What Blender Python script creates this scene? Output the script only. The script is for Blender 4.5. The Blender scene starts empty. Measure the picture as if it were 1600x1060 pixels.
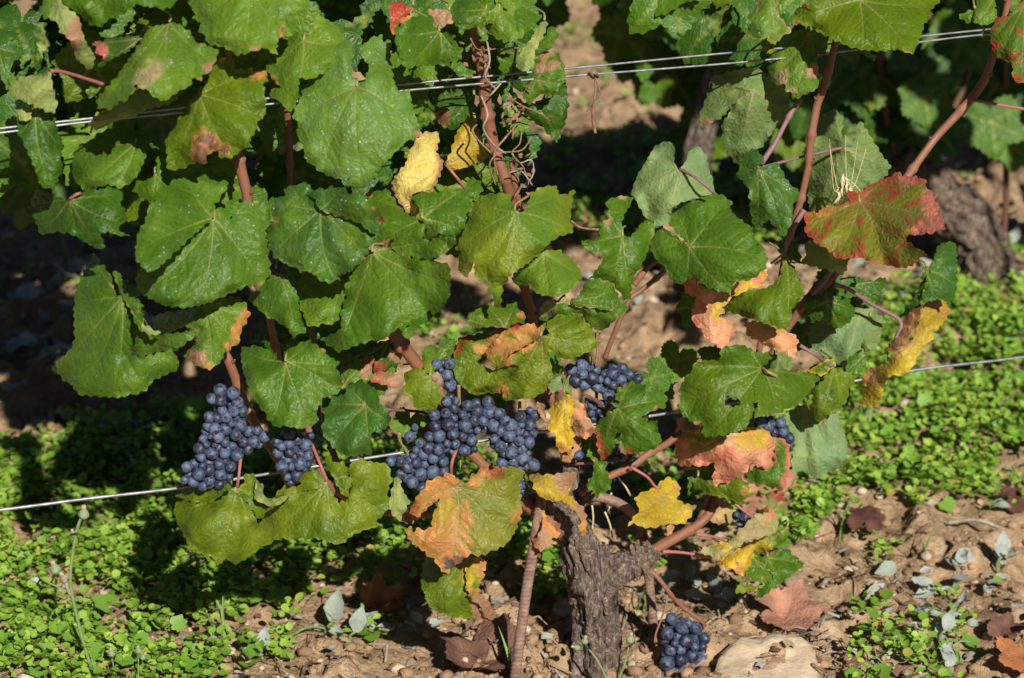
import bpy, bmesh, math, random
import numpy as np
from mathutils import Vector, Matrix
from mathutils.geometry import delaunay_2d_cdt

# ------------------------------------------------------------------ camera, world, sun, exposure
SC = bpy.context.scene
COL = SC.collection
PITCH = math.radians(22.0)
FPX = 4200.0                       # focal length in pixels of the 1600 px wide photograph
CAM = np.array([0.0, -3.0 * math.cos(PITCH), 0.44 + 3.0 * math.sin(PITCH)])
FWD = np.array([0.0, math.cos(PITCH), -math.sin(PITCH)])
UPV = np.array([0.0, math.sin(PITCH), math.cos(PITCH)])
RGT = np.array([1.0, 0.0, 0.0])
cd = bpy.data.cameras.new('camera')
co = bpy.data.objects.new('camera', cd)
COL.objects.link(co)
co.location = CAM
co.rotation_euler = (math.pi / 2 - PITCH, 0, 0)
cd.sensor_width = 36.0
cd.lens = 36.0 * FPX / 1600.0
cd.clip_start = 0.05
cd.clip_end = 500.0
cd.dof.use_dof = True
cd.dof.focus_distance = 2.95
cd.dof.aperture_fstop = 6.5
SC.camera = co

SUN_EL, SUN_AZ = math.radians(35.5), math.radians(17.0)
SUND = np.array([math.cos(SUN_EL) * math.sin(SUN_AZ), -math.cos(SUN_EL) * math.cos(SUN_AZ), math.sin(SUN_EL)])
W = bpy.data.worlds.new('World')
SC.world = W
W.use_nodes = True
nt = W.node_tree
sky = nt.nodes.new('ShaderNodeTexSky')
sky.sky_type = 'NISHITA'
sky.sun_disc = False
sky.sun_elevation = SUN_EL
sky.sun_rotation = math.pi - SUN_AZ
bg = nt.nodes['Background']
nt.links.new(sky.outputs[0], bg.inputs[0])
bg.inputs[1].default_value = 0.05
sky.air_density = 0.28
sky.dust_density = 0.1
sd = bpy.data.lights.new('sun', 'SUN')
sd.energy = 5.0
sd.angle = math.radians(0.55)
sd.color = (1.0, 0.965, 0.90)
so = bpy.data.objects.new('sun', sd)
COL.objects.link(so)
so.rotation_euler = Vector(SUND).to_track_quat('Z', 'Y').to_euler()
so.location = (1.5, -3.0, 5.0)
SC.view_settings.view_transform = 'Standard'
SC.view_settings.look = 'None'
SC.view_settings.exposure = 0.42
SC.view_settings.gamma = 1.0
SC.cycles.max_bounces = 8

# ------------------------------------------------------------------ helpers
rng = random.Random(7)
nrng = np.random.default_rng(7)
ROW = 0.36                         # the row recedes to the right: Y = ROW * X + offset
S = 420.0 / 1590.0
ORG = {1: (0, 0), 2: (400, 0), 3: (800, 0), 4: (1180, 0), 5: (0, 260), 6: (400, 260), 7: (800, 260), 8: (1180, 260),
       9: (0, 520), 10: (400, 520), 11: (800, 520), 12: (1180, 520), 13: (0, 780), 14: (400, 780), 15: (800, 780), 16: (1180, 780)}

def zp(r, p):
    if r == 0: return (float(p[0]), float(p[1]))
    return (ORG[r][0] + p[0] * S, ORG[r][1] + p[1] * S)

def ray(px, py):                   # unnormalised ray, depth 1 along the camera axis
    px = np.asarray(px, float); py = np.asarray(py, float)
    return (FWD + ((px - 800.0) / FPX)[..., None] * RGT - ((py - 530.0) / FPX)[..., None] * UPV)

def depth_row(px, py, off):        # depth where the ray meets the row plane shifted by off metres
    r = ray(px, py)
    return (ROW * CAM[0] + off - CAM[1]) / (r[..., 1] - ROW * r[..., 0])

def P(px, py, off=0.0):
    r = ray(px, py)
    return CAM + depth_row(px, py, off)[..., None] * r if np.ndim(px) else CAM + float(depth_row(px, py, off)) * r

def G(px, py, z=0.0):              # the point on the ground
    r = ray(px, py)
    return CAM + (z - CAM[2]) / r[2] * r

def to_px(p):
    d = np.asarray(p, float) - CAM
    z = d @ FWD
    return 800 + FPX * (d @ RGT) / z, 530 - FPX * (d @ UPV) / z

def _h(ix, iy, s):
    n = (ix.astype(np.int64) * 374761393 + iy.astype(np.int64) * 668265263 + s * 1274126177) & 0xffffffff
    n = ((n ^ (n >> 13)) * 1274126177) & 0xffffffff
    return ((n ^ (n >> 16)) & 0xffffff) / float(0xffffff)

def vnoise(x, y, s=0):
    x = np.asarray(x, float); y = np.asarray(y, float)
    ix = np.floor(x); iy = np.floor(y)
    fx = x - ix; fy = y - iy
    fx = fx * fx * (3 - 2 * fx); fy = fy * fy * (3 - 2 * fy)
    a = _h(ix, iy, s); b = _h(ix + 1, iy, s); c = _h(ix, iy + 1, s); d = _h(ix + 1, iy + 1, s)
    return (a * (1 - fx) + b * fx) * (1 - fy) + (c * (1 - fx) + d * fx) * fy

def fbm(x, y, s=0, o=4):
    t = 0; a = 0.5
    for k in range(o):
        t = t + a * vnoise(x * 2 ** k, y * 2 ** k, s + k); a *= 0.5
    return t / (1 - 0.5 ** o)

def in_poly(x, y, poly):
    x = np.asarray(x, float); y = np.asarray(y, float)
    r = np.zeros(x.shape, bool)
    n = len(poly)
    for i in range(n):
        x0, y0 = poly[i]; x1, y1 = poly[(i + 1) % n]
        if y0 == y1: continue
        c = ((y0 > y) != (y1 > y)) & (x < (x1 - x0) * (y - y0) / (y1 - y0) + x0)
        r ^= c
    return r

def seg_dist(x, y, a, b):
    ax, ay = a; bx, by = b
    dx, dy = bx - ax, by - ay
    l2 = dx * dx + dy * dy + 1e-12
    t = np.clip(((x - ax) * dx + (y - ay) * dy) / l2, 0, 1)
    return np.hypot(x - ax - t * dx, y - ay - t * dy), t

def mesh_np(name, v, faces, mats=(), smooth=True, origin=None):
    v = np.asarray(v, float)
    if origin is not None: v = v - np.asarray(origin)
    me = bpy.data.meshes.new(name)
    if isinstance(faces, np.ndarray):
        k = faces.shape[1]
        me.vertices.add(len(v)); me.vertices.foreach_set('co', v.astype(np.float32).ravel())
        me.loops.add(faces.size); me.loops.foreach_set('vertex_index', faces.astype(np.int32).ravel())
        me.polygons.add(len(faces))
        me.polygons.foreach_set('loop_start', (np.arange(len(faces)) * k).astype(np.int32))
        me.polygons.foreach_set('loop_total', np.full(len(faces), k, np.int32))
        me.update(calc_edges=True)
        me.validate()
    else:
        me.from_pydata([tuple(p) for p in v], [], faces)
    for m in mats: me.materials.append(m)
    if smooth: me.polygons.foreach_set('use_smooth', np.ones(len(me.polygons), bool))
    return me

def set_attr(me, name, arr):
    arr = np.asarray(arr, np.float32)
    if arr.ndim == 2:
        a = me.attributes.new(name, 'FLOAT_COLOR', 'POINT')
        if arr.shape[1] == 3: arr = np.hstack([arr, np.ones((len(arr), 1), np.float32)])
        a.data.foreach_set('color', arr.ravel())
    else:
        a = me.attributes.new(name, 'FLOAT', 'POINT')
        a.data.foreach_set('value', arr)

def set_uv(me, uv):
    l = me.uv_layers.new(name='UVMap')
    idx = np.empty(len(me.loops), np.int32); me.loops.foreach_get('vertex_index', idx)
    l.data.foreach_set('uv', np.asarray(uv, np.float32)[idx].ravel())

def obj(name, me, parent=None, loc=None):
    o = bpy.data.objects.new(name, me)
    COL.objects.link(o)
    if parent is not None: o.parent = parent
    if loc is not None: o.location = loc
    return o

def tag(o, label=None, cat=None, group=None, kind=None):
    if label: o['label'] = label
    if cat: o['category'] = cat
    if group: o['group'] = group
    if kind: o['kind'] = kind
    return o

def wloc(o):                       # world location through at most two unrotated parents
    l = Vector(o.location)
    p = o.parent
    while p is not None:
        l = l + Vector(p.location); p = p.parent
    return l

def resample(pts, rad, step):
    pts = [np.asarray(p, float) for p in pts]
    n = len(pts); out = []; ro = []
    for i in range(n - 1):
        p0 = pts[max(i - 1, 0)]; p1 = pts[i]; p2 = pts[i + 1]; p3 = pts[min(i + 2, n - 1)]
        k = max(2, int(np.linalg.norm(p2 - p1) / step))
        for j in range(k):
            t = j / k
            out.append(0.5 * ((2 * p1) + (-p0 + p2) * t + (2 * p0 - 5 * p1 + 4 * p2 - p3) * t * t + (-p0 + 3 * p1 - 3 * p2 + p3) * t ** 3))
            ro.append(rad[i] * (1 - t) + rad[i + 1] * t)
    out.append(pts[-1]); ro.append(rad[-1])
    return np.array(out), np.array(ro)

def tube_geo(pts, rad, seg=8, step=0.01, disp=None, cap=True, smooth_path=True):
    rad = [rad] * len(pts) if np.isscalar(rad) else rad
    c, r = resample(pts, rad, step) if smooth_path else (np.array(pts), np.array(rad))
    n = len(c)
    t = np.gradient(c, axis=0)
    t /= np.linalg.norm(t, axis=1)[:, None] + 1e-12
    ref = np.array([0.3, -0.9, 0.2]) if abs(t[0] @ np.array([0.3, -0.9, 0.2])) < 0.85 else np.array([1.0, 0, 0])
    a = np.zeros_like(c)
    cur = ref
    for i in range(n):
        cur = cur - t[i] * (cur @ t[i]); cur = cur / (np.linalg.norm(cur) + 1e-12); a[i] = cur
    b = np.cross(t, a)
    ang = np.arange(seg) * 2 * math.pi / seg
    s = np.concatenate([[0], np.cumsum(np.linalg.norm(np.diff(c, axis=0), axis=1))])
    R = np.repeat(r[:, None], seg, 1)
    if disp is not None: R = R + disp(s[:, None], ang[None, :], R)
    v = c[:, None, :] + R[..., None] * (np.cos(ang)[None, :, None] * a[:, None, :] + np.sin(ang)[None, :, None] * b[:, None, :])
    v = v.reshape(-1, 3)
    f = []
    i0 = np.arange(n - 1)[:, None] * seg; j = np.arange(seg)[None, :]; j1 = (j + 1) % seg
    q = np.stack([i0 + j, i0 + j1, i0 + seg + j1, i0 + seg + j], -1).reshape(-1, 4)
    f = [tuple(x) for x in q.tolist()]
    if cap:
        f.append(tuple(range(seg - 1, -1, -1))); f.append(tuple(range((n - 1) * seg, n * seg)))
    uv = np.stack([np.broadcast_to(ang[None, :] / 6.2832, (n, seg)), np.broadcast_to(s[:, None], (n, seg))], -1).reshape(-1, 2)
    return v, f, uv

def tube(name, pts, rad, mat, parent=None, seg=8, step=0.01, disp=None, cap=True):
    v, f, uv = tube_geo(pts, rad, seg, step, disp, cap)
    o0 = np.asarray(pts[0], float)
    me = mesh_np(name, v, f, [mat], origin=o0)
    set_uv(me, uv)
    loc = Vector(o0) - (wloc(parent) if parent is not None else Vector((0, 0, 0)))
    return obj(name, me, parent, loc)

# ------------------------------------------------------------------ materials
class NT:
    def __init__(s, name):
        s.m = bpy.data.materials.new(name); s.m.use_nodes = True
        s.t = s.m.node_tree; s.b = s.t.nodes['Principled BSDF']; s.out = s.t.nodes['Material Output']
    def n(s, typ, **kw):
        x = s.t.nodes.new('ShaderNode' + typ)
        for k, v in kw.items():
            if k.startswith('i_'): x.inputs[k[2:].replace('_', ' ')].default_value = v
            else: setattr(x, k, v)
        return x
    def l(s, a, b): s.t.links.new(a, b)
    def ramp(s, fac, stops):
        r = s.n('ValToRGB'); e = r.color_ramp.elements
        while len(e) < len(stops): e.new(0.5)
        for x, (p, c) in zip(e, stops): x.position = p; x.color = (*c, 1)
        s.l(fac, r.inputs[0]); return r.outputs[0]
    def mix(s, fac, a, b, typ='MIX'):
        m = s.n('Mix', data_type='RGBA', blend_type=typ)
        for i, x in ((0, fac), (6, a), (7, b)):
            if hasattr(x, 'links'): s.l(x, m.inputs[i])
            elif i == 0: m.inputs[0].default_value = x
            else: m.inputs[i].default_value = (*x, 1)
        return m.outputs[2]
    def bump(s, h, st, dist, nrm=None):
        b = s.n('Bump'); b.inputs['Strength'].default_value = st; b.inputs['Distance'].default_value = dist
        s.l(h, b.inputs['Height'])
        if nrm is not None: s.l(nrm, b.inputs['Normal'])
        s.l(b.outputs[0], s.b.inputs['Normal']); return b.outputs[0]
    def noise(s, vec, scale, detail=4, rough=0.55):
        n = s.n('TexNoise'); n.inputs['Scale'].default_value = scale; n.inputs['Detail'].default_value = detail; n.inputs['Roughness'].default_value = rough
        if vec is not None: s.l(vec, n.inputs['Vector'])
        return n.outputs[0]
    def map(s, v, a, b, c=0.0, d=1.0):
        m = s.n('MapRange'); s.l(v, m.inputs[0])
        for i, x in enumerate((a, b, c, d)): m.inputs[i + 1].default_value = x
        return m.outputs[0]
    def math(s, op, a, b=None):
        m = s.n('Math', operation=op)
        for i, x in enumerate((a, b)):
            if x is None: continue
            if hasattr(x, 'links'): s.l(x, m.inputs[i])
            else: m.inputs[i].default_value = x
        return m.outputs[0]

def leaf_material(name, rough=0.44, trans=0.20, crinkle=0.46, dry=False):
    k = NT(name)
    at = k.n('Attribute', attribute_name='col'); sp = k.n('Attribute', attribute_name='spk'); vn = k.n('Attribute', attribute_name='vein')
    uv = k.n('UVMap', uv_map='UVMap')
    vm = k.n('VectorMath', operation='SCALE'); vm.inputs['Scale'].default_value = 1.0; k.l(uv.outputs[0], vm.inputs[0])
    nz = k.n('TexNoise'); nz.inputs['Scale'].default_value = 70.0; nz.inputs['Detail'].default_value = 2; k.l(uv.outputs[0], nz.inputs['Vector'])
    wr = k.n('VectorMath', operation='MULTIPLY_ADD'); k.l(nz.outputs['Color'], wr.inputs[0]); wr.inputs[1].default_value = (0.006, 0.006, 0); k.l(uv.outputs[0], wr.inputs[2])
    vo = k.n('TexVoronoi', feature='DISTANCE_TO_EDGE'); vo.inputs['Scale'].default_value = 165.0; k.l(wr.outputs[0], vo.inputs['Vector'])
    vs = k.n('TexVoronoi', feature='DISTANCE_TO_EDGE'); vs.inputs['Scale'].default_value = 420.0; k.l(wr.outputs[0], vs.inputs['Vector'])
    cell = k.map(vo.outputs[0], 0.0, 0.32)
    fine = k.map(vs.outputs[0], 0.0, 0.3)
    big = k.noise(uv.outputs[0], 45.0, 3)
    # colour: attribute, a little mottled, cell borders slightly lighter
    c = k.mix(k.map(big, 0.3, 0.7, 0.0, 0.28), at.outputs['Color'], (0.72, 0.80, 0.55), 'MULTIPLY')
    net = k.math('MULTIPLY', k.map(vo.outputs[0], 0.0, 0.07, 1.0, 0.0), 0.10 if not dry else 0.0)
    c = k.mix(net, c, (0.16, 0.24, 0.03))
    # dried spray droplets
    dv = k.n('TexVoronoi', feature='F1'); dv.inputs['Scale'].default_value = 230.0; dv.inputs['Randomness'].default_value = 1.0; k.l(uv.outputs[0], dv.inputs['Vector'])
    dot = k.map(dv.outputs['Distance'], 0.13, 0.24, 1.0, 0.0)
    dm = k.map(k.noise(uv.outputs[0], 60.0, 3), 0.50, 0.62)
    sepc = k.n('SeparateColor'); k.l(dv.outputs['Color'], sepc.inputs[0])
    pick = k.math('GREATER_THAN', sepc.outputs[0], 0.55)
    spk = k.math('MULTIPLY', k.math('MULTIPLY', dot, dm), k.math('MULTIPLY', pick, sp.outputs['Fac']))
    film = k.math('MULTIPLY', k.math('MULTIPLY', dm, sp.outputs['Fac']), 0.05)
    c = k.mix(film, c, (0.45, 0.55, 0.52))
    c = k.mix(spk, c, (0.62, 0.70, 0.66))
    k.l(c, k.b.inputs['Base Color'])
    rr = k.map(k.noise(uv.outputs[0], 90.0, 3), 0.3, 0.7, rough - 0.08, rough + 0.12)
    k.l(rr, k.b.inputs['Roughness'])
    k.b.inputs['Specular IOR Level'].default_value = 0.30 if not dry else 0.12
    h = k.math('ADD', k.math('MULTIPLY', cell, 1.0), k.math('MULTIPLY', fine, 0.22))
    h = k.math('ADD', h, k.math('MULTIPLY', big, 0.6))
    nb = k.bump(h, crinkle, 0.0014)
    tr = k.n('BsdfTranslucent')
    tc = k.mix(1.0, c, (1.5, 1.45, 0.7), 'MULTIPLY'); k.l(tc, tr.inputs['Color']); k.l(nb, tr.inputs['Normal'])
    ms = k.n('MixShader'); ms.inputs[0].default_value = trans
    k.l(k.b.outputs[0], ms.inputs[1]); k.l(tr.outputs[0], ms.inputs[2]); k.l(ms.outputs[0], k.out.inputs['Surface'])
    return k.m

M = {}
M['leaf'] = leaf_material('leaf_top')
M['under'] = leaf_material('leaf_underside', rough=0.6, trans=0.18, crinkle=0.45)
M['autumn'] = leaf_material('leaf_autumn', rough=0.45, trans=0.2, crinkle=0.55)
M['dry'] = leaf_material('leaf_dry', rough=0.75, trans=0.10, crinkle=0.6, dry=True)

def simple(name, c0, c1, scale=60.0, rough=0.6, bump=0.3, dist=0.001, stretch=None, spec=0.3):
    k = NT(name)
    tc = k.n('TexCoord'); mp = k.n('Mapping'); k.l(tc.outputs['Object'], mp.inputs[0])
    if stretch: mp.inputs['Scale'].default_value = stretch
    n = k.noise(mp.outputs[0], scale, 5, 0.6)
    n2 = k.noise(mp.outputs[0], scale * 3.3, 3, 0.6)
    k.l(k.ramp(n, [(0.3, c0), (0.7, c1)]), k.b.inputs['Base Color'])
    k.b.inputs['Roughness'].default_value = rough
    k.b.inputs['Specular IOR Level'].default_value = spec
    k.bump(k.math('ADD', n, k.math('MULTIPLY', n2, 0.5)), bump, dist)
    return k.m

def cane_material(name, c0, c1, c2):
    k = NT(name)
    uv = k.n('UVMap', uv_map='UVMap'); mp = k.n('Mapping'); k.l(uv.outputs[0], mp.inputs[0]); mp.inputs['Scale'].default_value = (14.0, 9.0, 1.0)
    st = k.noise(mp.outputs[0], 2.4, 4, 0.65)
    tc = k.n('TexCoord'); bl = k.noise(tc.outputs['Object'], 28.0, 3)
    c = k.ramp(st, [(0.3, c0), (0.7, c1)])
    c = k.mix(k.map(bl, 0.42, 0.68), c, c2)
    k.l(c, k.b.inputs['Base Color']); k.b.inputs['Roughness'].default_value = 0.5; k.b.inputs['Specular IOR Level'].default_value = 0.35
    k.bump(st, 0.35, 0.0012)
    return k.m
M['cane'] = cane_material('cane_bark', (0.11, 0.042, 0.022), (0.31, 0.125, 0.062), (0.22, 0.105, 0.065))
M['cane_dark'] = cane_material('old_cane_bark', (0.07, 0.035, 0.022), (0.18, 0.085, 0.05), (0.12, 0.06, 0.04))
M['petiole'] = cane_material('petiole_skin', (0.25, 0.06, 0.07), (0.40, 0.14, 0.12), (0.30, 0.16, 0.10))
M['petiole_green'] = cane_material('petiole_green', (0.17, 0.20, 0.05), (0.30, 0.30, 0.09), (0.35, 0.20, 0.10))
M['purple'] = cane_material('lateral_skin', (0.14, 0.07, 0.09), (0.25, 0.14, 0.15), (0.22, 0.11, 0.10))
M['tendril'] = simple('tendril_dry', (0.12, 0.06, 0.035), (0.33, 0.20, 0.12), 200, 0.8)
M['grey_twig'] = simple('twig_grey', (0.18, 0.14, 0.10), (0.42, 0.35, 0.26), 150, 0.85)

def bark():
    k = NT('trunk_bark')
    at = k.n('Attribute', attribute_name='col')
    tc = k.n('TexCoord'); mp = k.n('Mapping'); k.l(tc.outputs['Object'], mp.inputs[0]); mp.inputs['Scale'].default_value = (1, 1, 0.28)
    n = k.noise(mp.outputs[0], 210.0, 6, 0.7); n2 = k.noise(tc.outputs['Object'], 45.0, 4)
    c = k.ramp(n, [(0.32, (0.02, 0.014, 0.011)), (0.50, (0.135, 0.10, 0.078)), (0.70, (0.40, 0.33, 0.265))])
    moss = k.map(n2, 0.55, 0.7, 0.0, 0.55)
    c = k.mix(moss, c, (0.16, 0.14, 0.075))
    c = k.mix(1.0, c, at.outputs['Color'], 'MULTIPLY')
    k.l(c, k.b.inputs['Base Color']); k.b.inputs['Roughness'].default_value = 0.88; k.b.inputs['Specular IOR Level'].default_value = 0.15
    k.bump(n, 1.0, 0.006)
    return k.m
M['bark'] = bark()

def metal_wire():
    k = NT('galvanised_wire')
    tc = k.n('TexCoord'); n = k.noise(tc.outputs['Object'], 90.0, 4)
    k.l(k.ramp(n, [(0.3, (0.16, 0.165, 0.17)), (0.7, (0.42, 0.43, 0.43))]), k.b.inputs['Base Color'])
    k.b.inputs['Metallic'].default_value = 0.55; k.b.inputs['Roughness'].default_value = 0.45
    k.bump(n, 0.2, 0.0005)
    return k.m
M['wire'] = metal_wire()

def rust():
    k = NT('rusty_steel')
    tc = k.n('TexCoord'); n = k.noise(tc.outputs['Object'], 130.0, 6, 0.65); n2 = k.noise(tc.outputs['Object'], 18.0, 3)
    c = k.ramp(n, [(0.3, (0.10, 0.05, 0.032)), (0.55, (0.22, 0.125, 0.085)), (0.75, (0.34, 0.23, 0.17))])
    c = k.mix(k.map(n2, 0.45, 0.65, 0, 0.4), c, (0.30, 0.22, 0.18))
    k.l(c, k.b.inputs['Base Color']); k.b.inputs['Roughness'].default_value = 0.8
    k.bump(n, 0.5, 0.001)
    return k.m
M['rust'] = rust()

def berry():
    k = NT('grape_skin')
    tc = k.n('TexCoord'); oi = k.n('ObjectInfo')
    ad = k.n('VectorMath', operation='MULTIPLY_ADD'); cmb = k.n('CombineXYZ')
    for i in range(3): k.l(oi.outputs['Random'], cmb.inputs[i])
    k.l(cmb.outputs[0], ad.inputs[0]); ad.inputs[1].default_value = (31, 17, 53); k.l(tc.outputs['Object'], ad.inputs[2])
    n = k.noise(ad.outputs[0], 1.5, 5, 0.65); n2 = k.noise(ad.outputs[0], 7.0, 5, 0.75); n3 = k.noise(ad.outputs[0], 2.6, 3, 0.5)
    bl = k.map(k.math('ADD', n, k.math('MULTIPLY', oi.outputs['Random'], 0.34)), 0.42, 0.80)
    bl = k.math('MULTIPLY', bl, k.map(n2, 0.30, 0.55, 0.35, 1.0))
    bl = k.math('MULTIPLY', bl, k.map(n3, 0.56, 0.64, 1.0, 0.15))
    c = k.mix(bl, (0.011, 0.011, 0.026), (0.090, 0.120, 0.195))
    # the dark stylar scar at the free end
    sx = k.n('SeparateXYZ'); k.l(tc.outputs['Object'], sx.inputs[0])
    scar = k.map(sx.outputs[2], 0.965, 0.985)
    c = k.mix(scar, c, (0.025, 0.018, 0.015))
    k.l(c, k.b.inputs['Base Color'])
    k.l(k.map(bl, 0.0, 1.0, 0.34, 0.62), k.b.inputs['Roughness'])
    k.b.inputs['Specular IOR Level'].default_value = 0.4
    k.bump(n2, 0.12, 0.05)
    return k.m
M['berry'] = berry()
M['rachis'] = cane_material('rachis', (0.16, 0.19, 0.05), (0.27, 0.28, 0.08), (0.25, 0.14, 0.07))

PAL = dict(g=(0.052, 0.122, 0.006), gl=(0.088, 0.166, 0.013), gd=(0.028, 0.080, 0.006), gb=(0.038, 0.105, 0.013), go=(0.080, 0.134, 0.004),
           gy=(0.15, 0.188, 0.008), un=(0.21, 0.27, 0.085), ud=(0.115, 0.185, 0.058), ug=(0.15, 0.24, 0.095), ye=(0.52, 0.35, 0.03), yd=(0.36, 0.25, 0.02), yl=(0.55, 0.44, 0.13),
           og=(0.50, 0.21, 0.065), sa=(0.56, 0.27, 0.15), pk=(0.62, 0.17, 0.14), rd=(0.33, 0.045, 0.03), br=(0.17, 0.075, 0.045), db=(0.10, 0.075, 0.065),
           lb=(0.36, 0.19, 0.11), pb=(0.34, 0.25, 0.13))
def lum(c): return np.array(PAL[c] if isinstance(c, str) else c, float)

# ------------------------------------------------------------------ vine leaves
def parse(s, R0):
    out = []
    for part in s.split('|'):
        part = part.strip(); R = R0
        if ':' in part.split(' ')[0]:
            h, part = part.split(':', 1); R = int(h)
        out.append([zp(R, tuple(float(q) for q in t.split(','))) for t in part.split()])
    return out

def teeth(poly, r, amp=1.0):
    """resample a traced outline and cut an irregular saw-tooth margin into it"""
    p = np.array(poly, float)
    a2 = np.sum(p[:, 0] * np.roll(p[:, 1], -1) - np.roll(p[:, 0], -1) * p[:, 1])
    if a2 < 0: p = p[::-1]
    n = len(p)
    # rounded resampling
    pts = []
    for i in range(n):
        p0, p1, p2, p3 = p[i - 1], p[i], p[(i + 1) % n], p[(i + 2) % n]
        L = np.linalg.norm(p2 - p1); k = max(1, int(L / 2.0))
        for j in range(k):
            t = j / k
            cr = 0.5 * ((2 * p1) + (-p0 + p2) * t + (2 * p0 - 5 * p1 + 4 * p2 - p3) * t * t + (-p0 + 3 * p1 - 3 * p2 + p3) * t ** 3)
            li = p1 * (1 - t) + p2 * t
            pts.append(0.45 * cr + 0.55 * li)
    q = np.array(pts)
    d = np.roll(q, -1, 0) - np.roll(q, 1, 0)
    nn = np.stack([d[:, 1], -d[:, 0]], 1); nn /= np.linalg.norm(nn, axis=1)[:, None] + 1e-9
    s = np.concatenate([[0], np.cumsum(np.linalg.norm(np.diff(q, axis=0), axis=1))])
    off = np.zeros(len(q)); pos = 0.0
    while pos < s[-1]:
        per = r.uniform(9, 19); am = amp * r.uniform(0.14, 0.34) * per; pk = r.choice([r.uniform(.25, .4), r.uniform(.6, .78)])
        m = (s >= pos) & (s < pos + per); t = (s[m] - pos) / per
        off[m] = am * (np.where(t < pk, t / pk, (1 - t) / (1 - pk)) - 0.55)
        pos += per
    q = q + nn * off[:, None]
    return q

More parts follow.
